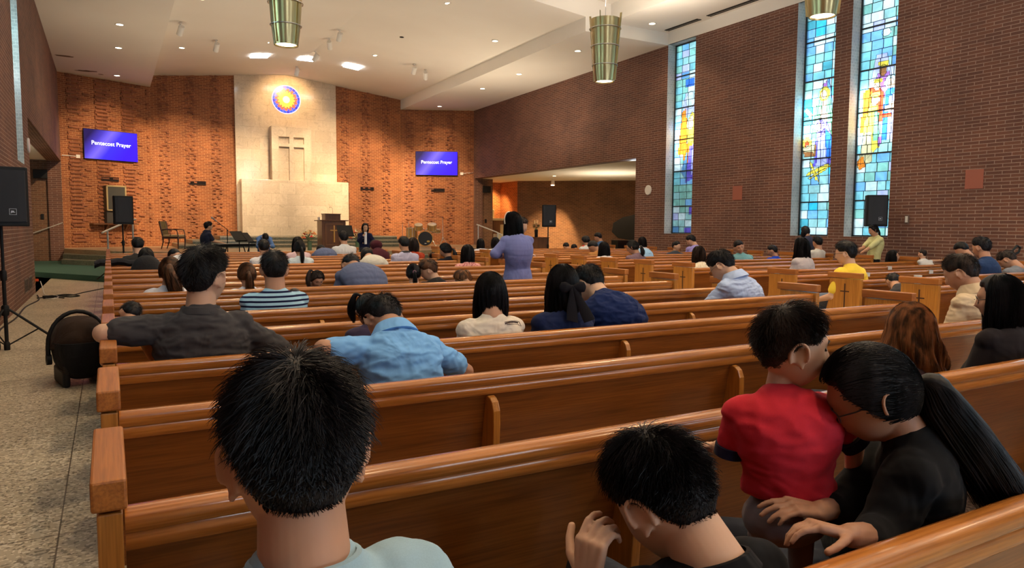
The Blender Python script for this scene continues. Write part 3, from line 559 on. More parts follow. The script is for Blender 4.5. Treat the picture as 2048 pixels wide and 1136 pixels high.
# ---------------- wall fixtures ----------------
def frame_at(p0, p1):    # local x along the wall, local -y out of it into the room, z up
    p0, p1 = Vector((*p0,0)), Vector((*p1,0)); d = (p1-p0).normalized(); return Matrix(((d.x,-d.y,0,p0.x),(d.y,d.x,0,p0.y),(0,0,1,0),(0,0,0,1)))
TL, TR, TF = frame_at((XL,YC),(1.6,YF)), frame_at((11.85,YF),(XR,YC)), frame_at((1.6,YF+.02),(11.85,YF+.02))
TRW, TLW = frame_at((XR,YC),(XR,YB)), frame_at((XL,YB),(XL,YC))     # right and left side walls
def screen_mat():
    m, N, L, P = mat('screen picture'); tc = nd(N, 'ShaderNodeTexCoord'); mp = nd(N, 'ShaderNodeMapping'); mp.inputs['Rotation'].default_value = (0, R(-38), 0); L.new(tc.outputs['Object'], mp.inputs[0])
    s = nd(N, 'ShaderNodeSeparateXYZ'); L.new(mp.outputs[0], s.inputs[0]); a = nd(N, 'ShaderNodeMapRange'); L.new(s.outputs[0], a.inputs[0]); a.inputs[1].default_value = -1.0; a.inputs[2].default_value = .9
    r = ramp(N, [(.10, (.005,.0,.06)), (.26, (.05,.03,.40)), (.40, (.16,.11,.80)), (.55, (.035,.02,.85)), (.85, (.03,.0,.88))]); L.new(a.outputs[0], r.inputs[0])
    P.inputs['Base Color'].default_value = (.01,.01,.02,1); P.inputs['Roughness'].default_value = .35; L.new(r.outputs[0], P.inputs['Emission Color']); P.inputs['Emission Strength'].default_value = .85; P.inputs['Specular IOR Level'].default_value = .2; return m
M['screen'] = screen_mat(); M['text'] = simple('screen text', (.8,.85,1), .5, emit=(.75,.82,1), es=1.0)
def put(o, T, a, z, off=0): o.matrix_world = T @ Matrix.Translation((a, -off, z)); return o
def tv(T, a, z, label):
    t = put(thing('wall_television', label, 'television'), T, a, z, .12)
    w, h = 1.93, 1.09; b = MB(); b.box((-w/2,0,-h/2),(w/2,.05,h/2)); b.build('casing', 'black', t, bevel=.008, smooth=False)
    b = MB(); b.box((-w/2+.012,-.004,-h/2+.016),(w/2-.012,.001,h/2-.012)); b.build('screen', 'screen', t, smooth=False)
    b = MB(); b.box((-.3,.05,-.2),(.3,.12,.2)); b.build('bracket', 'black', t, smooth=False)
    cu = bpy.data.curves.new('txt', 'FONT'); cu.body = 'Pentecost Prayer'; cu.size = .205; cu.align_x = 'CENTER'; cu.align_y = 'CENTER'; cu.extrude = .001; cu.offset = .0012; o = bpy.data.objects.new('tmp', cu); COL.objects.link(o)
    dg = bpy.context.evaluated_depsgraph_get(); me = bpy.data.meshes.new_from_object(o.evaluated_get(dg)); bpy.data.objects.remove(o); q = bpy.data.objects.new('screen_text', me); COL.objects.link(q); me.materials.clear(); me.materials.append(M['text']); q.parent = t; q.rotation_euler = (PI/2, 0, 0); q.location = (0,-.006,.05)
tv(TL, 1.70, 4.36, 'large wall television on the brick left of the marble, showing blue Pentecost Prayer slide')
tv(TR, 1.64, 4.34, 'large wall television on the brick right of the marble, showing blue Pentecost Prayer slide')
def vent(T, a, z, label, w=.62, h=.15):
    t = put(thing('wall_vent', label, 'air vent', group='brick wall vents'), T, a, z, .03); b = MB()
    for lo, hi in (((-w/2,-.03,-h/2),(w/2,0,-h/2+.012)),((-w/2,-.03,h/2-.012),(w/2,0,h/2)),((-w/2,-.03,-h/2),(-w/2+.015,0,h/2)),((w/2-.015,-.03,-h/2),(w/2,0,h/2))): b.box(lo, hi)
    b.build('vent_frame', simple('vent bronze',(.05,.016,.010),.6), t, smooth=False); b = MB()
    b.box((-w/2+.015,-.006,-h/2+.012),(w/2-.015,.03,h/2-.012)); 
    for i in range(5): b.box((-w/2+.015,-.022,-h/2+.02+i*.022),(w/2-.015,-.006,-h/2+.026+i*.022))
    b.build('slat', simple('vent dark',(.016,.006,.005),.7), t, smooth=False)
vent(TL, 1.65, 3.13, 'dark slotted air vent below the left television'); vent(TF, 1.6, 3.13, 'dark slotted air vent in the brick just left of the marble')
vent(TF, 8.63, 3.12, 'dark slotted air vent in the brick just right of the marble'); vent(TR, 1.70, 3.12, 'dark slotted air vent below the right television')
# raceways beside the televisions
def raceway(T, a0, a1, z0, z1, label, box_at):
    b = MB(); b.tube([(a0,-.02,z0),(a1,-.02,z1)], .016, 6); o = b.build('cable_raceway', 'white'); put(o, T, 0, 0); tag(o, label, 'cable cover')
    b = MB(); b.box((box_at-.07,-.05,z0-.07 if box_at == a0 else z1-.06),(box_at+.07,0,z0+.05 if box_at == a0 else z1+.06)); b.build('outlet_box', 'white', o, bevel=.004, smooth=False)
raceway(TL, .03, .56, 3.88, 3.88, 'short white cable cover left of the left television', .56); raceway(TR, 2.8, 3.33, 3.90, 3.94, 'short white cable cover right of the right television', 2.8)
# old framed board with shelf on the left chancel wall
t = put(thing('wall_noticeboard', 'old dark board in a pale wooden frame standing on a small wall shelf', 'notice board'), TL, 1.72, 2.42, 0)
b = MB(); b.box((-.34,-.30,-.45),(.34,0,.45)); b.build('cabinet_body', simple('board side', (.10,.07,.04), .6), t, smooth=False)
b = MB()
for lo, hi in (((-.36,-.33,-.47),(.36,-.29,-.42)),((-.36,-.33,.42),(.36,-.29,.47)),((-.36,-.33,-.47),(-.31,-.29,.47)),((.31,-.33,-.47),(.36,-.29,.47))): b.box(lo, hi)
b.build('frame', simple('pale frame', (.42,.32,.16), .5), t, smooth=False)
b = MB(); b.box((-.31,-.315,-.42),(.31,-.29,.42)); b.build('panel', simple('slate', (.05,.05,.045), .5), t, smooth=False)
b = MB(); b.box((-.16,-.33,-.1),(-.12,-.31,.05)); b.box((.0,-.33,-.16),(.08,-.315,.06)); b.build('latch', 'black', t, smooth=False)
b = MB(); b.box((-.34,-.25,-.92),(.34,0,-.47)); b.build('backing_panel', simple('slate2', (.055,.05,.045), .6), t, smooth=False)
b = MB(); b.box((-.85,-.34,-.98),(.78,0,-.93)); b.build('shelf', 'wood_dark', t, smooth=False)
for x in (-.3,.42):
    b = MB(); b.prism([(-.001,-.93),(-.26,-.98),(-.20,-1.05),(-.03,-1.22),(-.001,-1.22)], x-.025, x+.025, T=Matrix(((0,0,1,0),(1,0,0,0),(0,1,0,0),(0,0,0,1)))); b.build('shelf_bracket', 'wood_dark', t, smooth=False)
# white round discs, plates, switch
def disc(T, a, z, label):
    b = MB(); b.lathe([(.0,0),(.15,0),(.155,.02),(.14,.035),(0,.035)], n=32, T=Matrix.Rotation(PI/2,4,'X')); o = b.build('wall_speaker', 'white'); put(o, T, a, z, .001); tag(o, label, 'wall speaker')
disc(TRW, YC-17.68, 2.63, 'white round wall speaker beside the far stained glass window'); disc(TLW, 17.75-YB, 3.05, 'white round wall speaker at the end of the left brick wall')
for y, z, s in ((14.0,2.40,'between the far and middle stained glass windows'),(7.9,2.44,'right of the near stained glass window')):
    b = MB(); b.box((-.17,-.012,-.19),(.17,0,.19)); o = b.build('access_plate', simple('painted plate', (.32,.10,.065), .5), smooth=False, bevel=.003); put(o, TRW, YC-y, z); tag(o, 'brick-red painted square plate on the wall '+s, 'wall plate')
b = MB(); b.box((-.045,-.03,-.08),(.045,0,.08)); o = b.build('thermostat', simple('bronze box', (.14,.09,.07), .5), smooth=False, bevel=.004); put(o, TRW, YC-9.22, 1.66); tag(o, 'small grey thermostat box on the brick right of the near window', 'thermostat')
b = MB(); b.box((-.028,-.034,-.065),(.028,-.029,.065)); b.build('cover', 'white', o, smooth=False)
# wall grilles low on the left wall
for y in (16.9,16.1):
    t = put(thing('wall_grille', 'grey metal floor-level grille in the left brick wall, '+('nearer the corner' if y > 16.5 else 'further from the corner'), 'air vent'), TLW, y-YB, .30)
    b = MB(); b.box((-.30,-.012,-.13),(.30,0,.13)); b.build('vent_frame', simple('grille grey', (.16,.12,.10), .5), t, smooth=False); b = MB()
    for i in range(9): b.box((-.27,-.018,-.11+i*.025),(.27,-.012,-.10+i*.025))
    b.build('slat', 'black', t, smooth=False)
# ---------------- pews ----------------
def pew_mesh_set(Lp, cross=False, ribs=(1.4,2.8,4.2), ends=(1,1)):
    d = {}
    b = MB()   # top rail: rounded profile swept along x
    prof = [(0,.800),(-.006,.812),(-.006,.832),(.002,.843),(.016,.848),(.040,.848),(.052,.842),(.056,.830),(.056,.80)]
    prof2 = [(.004,.760),(.0,.768),(.0,.792),(.004,.799),(.05,.799),(.05,.760)]
    for pr, x0, x1 in ((prof,.055,Lp-.055),(prof2,.055,Lp-.055)): b.ring_loft([[(x0,y,z) for y,z in pr],[(x1,y,z) for y,z in pr]])
    d['top_rail'] = b
    b = MB(); vs = [(.055,.016,.765),(Lp-.055,.016,.765),(Lp-.055,.10,.30),(.055,.10,.30)]; b.add(vs+[(x,y+.018,z) for x,y,z in vs], [(0,3,2,1),(4,5,6,7),(0,1,5,4),(2,3,7,6),(1,2,6,5),(3,0,4,7)]); d['back_panel'] = b
    b = MB(); b.box((.055,.10,.415),(Lp-.055,.56,.45)); b.box((.055,.53,.35),(Lp-.055,.555,.415)); d['seat'] = b
    return d
def end_profile():   # y, z outline of an end panel
    return [(-.03,0),(.50,0),(.58,.30),(.58,.42),(.42,.47),(.385,.60),(.385,.858),(-.05,.858),(-.05,.60)]
def make_pew(Lp, crossed, label, group):
    t = thing('pew', label, 'pew', group=group); d = pew_mesh_set(Lp)
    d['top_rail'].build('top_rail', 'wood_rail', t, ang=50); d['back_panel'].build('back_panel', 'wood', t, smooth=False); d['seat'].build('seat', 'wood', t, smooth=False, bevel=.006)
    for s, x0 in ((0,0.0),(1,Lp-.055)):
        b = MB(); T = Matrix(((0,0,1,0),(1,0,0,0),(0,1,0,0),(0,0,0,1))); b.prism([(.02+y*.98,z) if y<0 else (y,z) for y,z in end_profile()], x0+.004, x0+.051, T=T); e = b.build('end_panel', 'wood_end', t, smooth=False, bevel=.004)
        b = MB(); b.box((x0-.006,-.035,.864),(x0+.061,.41,.93)); b.build('cap', 'wood_rail_y', e, smooth=False, bevel=.006)
        if crossed and s == 0:
            b = MB(); b.box((x0+.0015,.165,.48),(x0+.006,.181,.80)); b.box((x0+.0015,.115,.70),(x0+.006,.231,.714)); b.build('cross', simple('inlaid cross', (.05,.015,.006), .5), e, smooth=False)
    for x in (1.4,2.8,4.2):
        if x < Lp-.3:
            b = MB(); T = Matrix(((0,0,1,0),(1,0,0,0),(0,1,0,0),(0,0,0,1)))
            b.prism([(.10,.0),(.52,.0),(.54,.41),(.12,.41),(.03,.745),(.005,.755),(-.015,.750),(-.035,.735),(-.050,.70),(-.052,.64),(-.03,.30),(-.03,0)], x-.016, x+.016, T=T); b.build('support', 'wood_end', t, smooth=False, bevel=.004)
    b = MB()
    return t
M['wood_rail_y'] = wood('pew cap oak', (.30,.09,.014), (.48,.17,.03), rough=.42, coat=.08, axis=1)
ORD = ['nearest the camera','second','third','fourth','fifth','sixth','seventh','eighth','ninth','tenth','eleventh','twelfth','thirteenth','fourteenth','fifteenth','sixteenth','seventeenth','eighteenth','nineteenth']
def pews(x0f, lenf, ks, crossed, block, extra):
    first = {}
    for i, k in enumerate(ks):
        Lp = lenf(k)
        lab = 'oak pew in the %s block, %s' % (block, ('row nearest the camera' if i == 0 else 'front row before the stage' if i == len(ks)-1 else ORD[i]+' row from the camera'))
        if k in extra: lab = extra[k]
        key = round(Lp, 2)
        if key not in first: p = first[key] = make_pew(Lp, crossed, lab, 'oak pews'); kids_scan()
        else: p = copy_tree(first[key]); tag(p, lab)
        p.location = (x0f(k), 1.67+.9*k, 0)
pews(lambda k: -.045, lambda k: 5.86-.09*((k+1)//3), range(-1,18), False, 'left', {-1:'oak pew at the bottom right corner, nearest the camera',0:'oak pew directly in front of the short-haired man in light blue'})
pews(lambda k: 7.62-.02*max(0,k-4), lambda k: 5.70, range(2,18), True, 'right', {})
# ---------------- loudspeakers ----------------
def speaker(x, y, z, face, label, h=.67, w=.43, badge=True):   # face: direction (deg, 0 = towards -Y)
    t = thing('loudspeaker', label, 'loudspeaker', (x,y,z), R(face)); d = .36
    prof = [(-w/2,-d/2+.03),(-w/2+.03,-d/2-.0),(w/2-.03,-d/2-.0),(w/2,-d/2+.03),(w/2-.05,d/2),(-w/2+.05,d/2)]
    b = MB(); b.prism(prof, 0, h); b.build('cabinet', 'black', t, bevel=.012, smooth=False)
    b = MB(); b.prism([(-w/2+.018,-d/2+.02),(-w/2+.04,-d/2-.012),(-w/4,-d/2-.022),(w/4,-d/2-.022),(w/2-.04,-d/2-.012),(w/2-.018,-d/2+.02)], .05, h-.04); b.build('grille', 'grille', t, bevel=.004, smooth=False)
    for sx in (-1,1):
        b = MB(); b.box((sx*(w/2-.03)-.012*0-.008,-d/2-.02,.015),(sx*(w/2-.03)+.008,-d/2-.005,.03)); 
    if badge:
        c = MB(); x0 = w*.12 if abs(face)>5 else w*.0; c.box((x0-.035,-d/2-.027,.13),(x0+.035,-d/2-.02,.20)); bd = c.build('badge', simple('badge grey',(.30,.33,.38),.4), t, smooth=False)
        c = MB(); c.box((x0-.029,-d/2-.0285,.136),(x0+.029,-d/2-.026,.194)); c.build('badge_field', 'black', bd, smooth=False)
        cu = bpy.data.curves.new('txt','FONT'); cu.body = 'JBL'; cu.size = .03; cu.align_x = 'CENTER'; cu.align_y = 'CENTER'; cu.offset = .0008; o = bpy.data.objects.new('tmp',cu); COL.objects.link(o)
        me = bpy.data.meshes.new_from_object(o.evaluated_get(bpy.context.evaluated_depsgraph_get())); bpy.data.objects.remove(o); q = bpy.data.objects.new('badge_text', me); COL.objects.link(q); me.materials.clear(); me.materials.append(simple('badge white',(.75,.8,.9),.4)); q.parent = bd; q.rotation_euler = (PI/2,0,0); q.location = (x0,-d/2-.0295,.165)
    return t
def stand(x, y, ztop, label, rz=0, spread=.42, zb=0):
    t = thing('speaker_stand', label, 'speaker stand', (x,y,zb), rz, 'tripod speaker stands'); h = ztop-zb
    b = MB(); b.tube([(0,0,.04),(0,0,.85)], .020, 12); b.build('lower_pole', 'black', t); b = MB(); b.tube([(0,0,.80),(0,0,h)], .0165, 12); b.build('upper_pole', 'black', t)
    b = MB(); b.lathe([(0,.80),(.030,.80),(.034,.83),(.034,.90),(.026,.92),(0,.92)], n=16); b.tube([(0,0,.87),(-.06,0,.87)], .012, 8); b.build('collar', 'black', t)
    b = MB(); b.lathe([(0,.40),(.034,.40),(.040,.43),(.040,.50),(.03,.52),(0,.52)], n=16); b.build('hub', 'black', t); b = MB(); b.lathe([(0,.0),(.03,.0),(.032,.08),(.02,.10),(0,.10)], n=12); b.build('base_clamp', 'black', t)
    for k in range(3):
        a = 2*PI*k/3+.35; c, s = math.cos(a), math.sin(a); b = MB(); b.tube([(.035*c,.035*s,.47),(spread*1.35*c,spread*1.35*s,.02)], .014, 8); l = b.build('leg', 'black', t)
        b = MB(); b.tube([(.02*c,.02*s,.06),(spread*.75*c,spread*.75*s,.47-.45*(spread*.75-.035)/(spread*1.35-.035))], .008, 6); b.build('brace', 'black', l)
        b = MB(); b.ell((spread*1.36*c,spread*1.36*s,.018),(.025,.025,.018),nu=10,nv=6); b.build('foot', 'black', l)
    return t
stand(-1.06, 9.94, 1.42, 'black tripod stand at the left wall carrying the loudspeaker cut by the frame', -.35, .42)
speaker(-1.02, 9.98, 1.42, 12, 'black loudspeaker on a tripod at the left edge of the photo, with badge', badge=True)
stand(.30, 19.3, 1.45, 'black tripod stand behind the metal handrail left of the stage', .5, zb=.151)
speaker(.30, 19.35, 1.45, 10, 'black loudspeaker in front of the framed board on the chancel wall', badge=False)
stand(11.75, 18.6, 1.45, 'black tripod stand in front of the side bay opening', .9)
speaker(11.78, 18.62, 1.45, -28, 'black loudspeaker in front of the warmly lit brick bay')
stand(14.35, 9.58, 1.50, 'black tripod stand beside the near stained glass window', .3)
speaker(14.35, 9.60, 1.50, -40, 'black loudspeaker in front of the near stained glass window')
# ---------------- pulpit and stage furniture ----------------
t = thing('pulpit', 'dark wooden pulpit with a gold cross on its front, on the stage', 'pulpit', (7.12,26.1,ZP), R(2))
b = MB(); b.box((-.47,-.33,0),(.47,.33,.06)); b.build('base', 'wood_dark', t, smooth=False, bevel=.006)
b = MB(); b.box((-.44,-.30,.06),(.44,.30,1.02)); b.build('body', 'wood_dark', t, smooth=False, bevel=.004)
b = MB()
for lo, hi in (((-.33,-.325,.14),(.33,-.30,.18)),((-.33,-.325,.89),(.33,-.30,.93)),((-.33,-.325,.14),(-.29,-.30,.93)),((.29,-.325,.14),(.33,-.30,.93))): b.box(lo, hi)
b.build('panel_moulding', simple('moulding', (.22,.10,.04), .35), t, smooth=False)
b = MB(); b.box((-.53,-.38,1.02),(.53,.36,1.055)); b.build('ledge', 'wood_dark', t, smooth=False, bevel=.008)
b = MB(); b.box((-.28,-.20,1.055),(.28,.25,1.27)); b.box((-.30,-.24,1.26),(.30,.27,1.285)); b.build('book_rest', 'wood_dark', t, smooth=False, bevel=.004)
b = MB(); b.box((-.022,-.335,.25),(.022,-.30,.86)); b.box((-.15,-.335,.66),(.15,-.30,.70)); b.build('cross', 'gold', t, smooth=False, bevel=.002)
b = MB(); b.tube([(.05,0,1.28),(.05,0,1.42),(.03,-.01,1.49),(-.02,-.03,1.53),(-.06,-.04,1.525)], .005, 6); b.ell((-.07,-.04,1.52),(.014,.01,.01),nu=8,nv=6); b.build('microphone', 'black', t)
b = MB(); b.lathe([(0,0),(.035,0),(.045,.10),(.04,.10),(.03,.005),(0,.005)], n=16); tag(b.build('paper_cup', 'white', loc=(6.68,26.15,ZP+1.056)), 'small white cup on the left ledge of the pulpit', 'cup')
def music_stand(x, y, z, rz, label, h=1.1, w=.50, tilt=30):
    t = thing('music_stand', label, 'music stand', (x,y,z), R(rz), 'black music stands'); b = MB(); b.tube([(0,0,.08),(0,0,h-.05)], .012, 8); b.build('pole', 'black', t)
    T = Matrix.Translation((0,0,h)) @ Matrix.Rotation(R(-tilt),4,'X'); b = MB(); b.box((-w/2,-.004,-.14),(w/2,.004,.20), T=T); b.box((-w/2,-.055,-.145),(w/2,0,-.135), T=T); b.build('desk', 'black', t, smooth=False)
    for k in range(3):
        a = 2*PI*k/3+.5; b = MB(); b.tube([(0,0,.16),(.26*math.cos(a),.26*math.sin(a),.012)], .009, 6); b.build('leg', 'black', t)
music_stand(5.78, 19.75, .151, 12, 'black music stand in front of the gold cross of the pulpit', 1.13, .48, 25)
music_stand(2.98, 19.85, .151, 38, 'larger of two black music stands beside the keyboard player', .98, .42, 38); music_stand(3.18, 19.6, .151, 50, 'smaller, right one of two black music stands beside the keyboard player', .95, .30, 40)
# microphone stand by the keyboard player
t = thing('microphone_stand', 'black boom microphone stand in front of the keyboard player', 'microphone stand', (2.78,20.5,.151)); b = MB(); b.tube([(0,0,.03),(0,0,1.18)], .012, 8); b.build('pole', 'black', t)
b = MB(); b.lathe([(0,0),(.13,0),(.13,.02),(.02,.035),(0,.035)], n=20); b.build('base', 'black', t); b = MB(); b.tube([(.05,0,1.10),(0,0,1.18),(-.30,.02,1.43)], .008, 6); b.build('boom_arm', 'black', t)
b = MB(); b.tube([(-.26,.02,1.40),(-.35,.02,1.475)], [.011,.019], 10); b.ell((-.37,.02,1.49),(.027,.027,.027),nu=10,nv=8); b.build('microphone', simple('mic grey',(.3,.3,.3),.4), t)
# keyboard
t = thing('keyboard', 'dark electric keyboard on a stand at the left of the stage', 'keyboard', (2.95,20.35,.151), R(28)); b = MB(); b.box((-.55,-.15,.72),(.55,.15,.80)); b.build('body', 'black', t, smooth=False, bevel=.01)
b = MB(); b.box((-.50,.0,.80),(.50,.13,.806)); b.build('keys', 'white', t, smooth=False)
for s in (-1,1): b = MB(); b.tube([(s*.35,-.2,.01),(s*.35,.12,.72)], .014, 8); b.tube([(s*.35,.2,.01),(s*.35,-.12,.72)], .014, 8); b.build('stand_frame', 'black', t)
t = thing('amplifier', 'small dark amplifier box beside the music stands', 'amplifier', (3.45,19.9,.151), R(10)); b = MB(); b.box((-.2,-.15,0),(.2,.15,.40)); b.build('cabinet', 'black', t, smooth=False, bevel=.02); b = MB(); b.box((-.17,-.158,.03),(.17,-.15,.3)); b.build('grille', 'grille', t, smooth=False)
# armchair
def armchair(x, y, z, rz, label):
    t = thing('armchair', label, 'armchair', (x,y,z), R(rz)); wd = simple('mahogany', (.05,.018,.012), .3); up = fabric('olive upholstery', (.13,.10,.045), .9); st = simple('cream seat leather', (.42,.32,.18), .6)
    for sx in (-1,1):
        b = MB(); b.tube([(sx*.27,-.27,0),(sx*.28,-.28,.25),(sx*.28,-.28,.42)], [.018,.024,.028], 6); b.build('leg', wd, t)
        b = MB(); b.tube([(sx*.22,.34,0),(sx*.23,.26,.25),(sx*.23,.26,.42),(sx*.24,.30,.62),(sx*.24,.36,.98)], [.016,.02,.024,.022,.018], 6); b.build('leg', wd, t)
        b = MB(); b.tube([(sx*.25,.29,.66),(sx*.29,.10,.69),(sx*.30,-.14,.68),(sx*.29,-.24,.66)], .018, 6); b.tube([(sx*.29,-.24,.67),(sx*.28,-.27,.55),(sx*.28,-.29,.42)], .017, 6); b.tube([(sx*.29,.0,.68),(sx*.28,-.02,.45)], .012, 6); b.build('armrest', wd, t)
    b = MB(); b.box((-.29,-.29,.36),(.29,.28,.42)); b.build('seat_frame', wd, t, smooth=False, bevel=.01)
    b = MB(); b.box((-.27,-.28,.42),(.27,.26,.50)); b.build('seat', st, t, bevel=.03, smooth=False, seg=3)
    T = Matrix.Translation((0,.27,.46)) @ Matrix.Rotation(R(-12),4,'X'); b = MB(); b.box((-.22,-.02,0),(.22,.045,.52), T=T); b.build('backrest', up, t, bevel=.015, smooth=False)
armchair(2.0, 27.9, ZP, 62, 'wooden armchair with olive back and cream seat standing alone on the stage')
# drum kit
def drums(x, y, z, rz):
    t = thing('drum_kit', 'drum kit with pale wood shells and black bass drum head on the stage', 'drum kit', (x,y,z), R(rz)); t.scale = (1.13,1.13,1.13); sh = simple('maple shell', (.55,.33,.10), .22, coat=.5); hd = simple('clear head', (.75,.62,.42), .3); bd = simple('bass head', (.012,.012,.014), .4)
    RX = Matrix.Rotation(PI/2,4,'X')
    T = Matrix.Translation((0,0,.29)) @ RX; b = MB(); b.lathe([(.27,-.2),(.27,.24)], n=32, T=T, cap=False); b.build('bass_drum', sh, t)
    b = MB(); b.lathe([(.255,.22),(.265,.25),(.29,.25),(.29,.21)], n=32, T=T, cap=False); b.build('hoop', sh, t); b = MB(); b.lathe([(0,.235),(.262,.235),(.262,.225)], n=32, T=T); b.build('drum_head', bd, t)
    c = MB(); c.box((-.03,-.242,.10),(.04,-.237,.125)); c.build('head_emblem', 'white', t, smooth=False); c = MB(); c.ell((.11,-.238,.19),(.06,.004,.035),nu=12,nv=6); c.build('head_sticker', simple('sticker gold',(.6,.4,.08),.4), t)
    for nm, px, py, pz, r, h, tl in (('rack_tom',-.25,.0,.62,.14,.22,-25),('rack_tom',.25,.0,.60,.16,.26,-22),('floor_tom',-.50,.30,.30,.20,.40,0),('snare_drum',.42,.42,.50,.17,.15,-5)):
        T = Matrix.Translation((px,py,pz)) @ Matrix.Rotation(R(-tl),4,'X'); b = MB(); b.lathe([(r,0),(r,h)], n=28, T=T, cap=False); d = b.build(nm, sh, t)
        b = MB(); b.lathe([(0,h),(r,h),(r+.008,h-.005),(r+.008,h-.03)], n=28, T=T, cap=False); b.lathe([(0,0),(r,0),(r+.008,.005),(r+.008,.03)], n=28, T=T, cap=False); b.build('drum_head', hd, d)
        b = MB()
        for k in range(6): a = 2*PI*k/6; b.tube([T @ Vector(((r+.012)*math.cos(a),(r+.012)*math.sin(a),.02)), T @ Vector(((r+.012)*math.cos(a),(r+.012)*math.sin(a),h-.02))], .007, 6)
        b.build('lugs', 'metal', d)
    for px, py, pz, tl, s in ((.66,.15,1.08,28,''),(-.62,.15,.96,-12,''),(-.85,.3,.86,6,'')):
        c = bpy.data.objects.new('cymbal_stand', None); COL.objects.link(c); c.parent = t; c.location = (px,py,0)
        b = MB(); b.tube([(0,0,.2),(0,0,pz)], .01, 6)
        for k in range(3): a = 2*PI*k/3; b.tube([(0,0,.35),(.22*math.cos(a),.22*math.sin(a),.01)], .008, 6)
        b.build('tripod', 'metal', c); T = Matrix.Translation((0,0,pz)) @ Matrix.Rotation(R(tl),4,'Y'); b = MB(); b.lathe([(.0,.03),(.03,.025),(.05,.005),(.19,-.012),(.19,-.016),(.05,0),(0,.02)], n=32, T=T); b.build('cymbal', simple('cymbal bronze', (.45,.25,.08), .3, 1), c)
    for s in (-1,1): b = MB(); b.tube([(s*.26,-.15,.25),(s*.38,-.30,.01)], .014, 8); b.build('spur_leg', 'metal', t)
    b = MB(); b.tube([(-.25,.05,.72),(-.06,.0,.66),(0,0,.56)], .012, 6); b.tube([(.25,.05,.70),(.06,.0,.66),(0,0,.56)], .012, 6); b.build('tom_mount', 'metal', t)
drums(11.72, 28.3, ZP, -22)
# flowers in glass vases
def bouquet(x, y, z, label, hv=.30, cols=((.75,.03,.02),(.85,.75,.45),(.80,.35,.12)), r=.27, vase='vase_glass', seed=1):
    t = thing('flower_vase', label, 'flowers', (x,y,z)); rr = random.Random(seed); b = MB(); b.lathe([(0,0),(.07,0),(.075,.02),(.07,hv*.5),(.085,hv),(.08,hv),(.065,.02),(0,.02)], n=24); b.build('vase', vase, t)
    b = MB()
    for k in range(16): a = rr.uniform(0,2*PI); q = rr.uniform(.2,1); b.tube([(.04*math.cos(a+2),.04*math.sin(a+2),.03),(.03*math.cos(a),.03*math.sin(a),hv),(r*q*math.cos(a),r*q*math.sin(a),hv+.08+.2*(1-q))], .005, 5)
    b.build('stems', 'leaf', t)
    b = MB()
    for k in range(60):
        a = rr.uniform(0,2*PI); e = rr.uniform(-.2,1.2); q = r*rr.uniform(.7,1.25); c = Vector((q*math.cos(a)*math.cos(e),q*math.sin(a)*math.cos(e),hv+.10+q*.9*math.sin(e))); d = Vector((math.cos(a),math.sin(a),.4)).normalized(); s = d.cross(Vector((0,0,1))).normalized()
        b.add([c, c+d*.05+s*.022, c+d*.11, c+d*.05-s*.022], [(0,1,2,3)])
    b.build('foliage', 'leaf', t)
    for ci, col in enumerate(cols):
        m = simple('petal', col, .6)
        for k in range(10 if ci else 8):
            a = rr.uniform(0,2*PI); e = rr.uniform(.0,1.45); q = r*rr.uniform(.85,1.05); c = Vector((q*math.cos(a)*math.cos(e),q*math.sin(a)*math.cos(e),hv+.13+q*.9*math.sin(e))); b = MB()
            for p in range(6):
                an = 2*PI*p/6; T = Matrix.Translation(c) @ Matrix.Rotation(an,4,'Z') @ Matrix.Rotation(R(38),4,'Y'); b.ell((.040,0,0),(.042,.028,.012),T=T,nu=8,nv=5)
            b.ell(c,(.026,.026,.022),nu=8,nv=5); b.build('bloom', m, t)
    b = MB()
    for k in range(5): a = rr.uniform(0,2*PI); c0 = Vector((.06*math.cos(a),.06*math.sin(a),hv+.2)); b.tube([c0, c0+Vector((.03*math.cos(a),.03*math.sin(a),.20+.1*rr.random()))], [.012,.004], 6)
    b.build('flower_spikes', simple('cream spike', (.8,.72,.5), .6), t)
M['leaf'] = simple('leaf green', (.05,.12,.03), .5); M['vase_glass'] = simple('vase glass', (.12,.22,.14), .08); 
def pedestal(x, y, z, h, label):
    t = thing('pedestal', label, 'pedestal', (x,y,z)); b = MB(); b.lathe([(0,0),(.15,0),(.15,.03),(.05,.06),(.04,h-.06),(.14,h-.02),(.14,h),(0,h)], n=20); b.build('column', 'wood_dark', t)
bouquet(6.1, 25.2, ZP+.001, 'glass vase of red and cream flowers left of the pulpit', seed=2); bouquet(7.72, 24.9, ZP+.001, 'glass vase of red and cream flowers right of the pulpit', seed=5)
for k, (x, y) in enumerate(((5.72,25.4),(5.80,25.35),(5.88,25.45))):
    b = MB(); b.lathe([(0,0),(.035,0),(.035,.17),(.014,.21),(.014,.26),(0,.26)], n=12); tag(b.build('water_bottle', simple('bottle dark', (.03,.03,.035), .3), loc=(x,y,ZP+.001)), ('leftmost','middle','rightmost')[k]+' of the three dark bottles beside the flower vase left of the pulpit', 'bottle', 'dark bottles by the flowers')
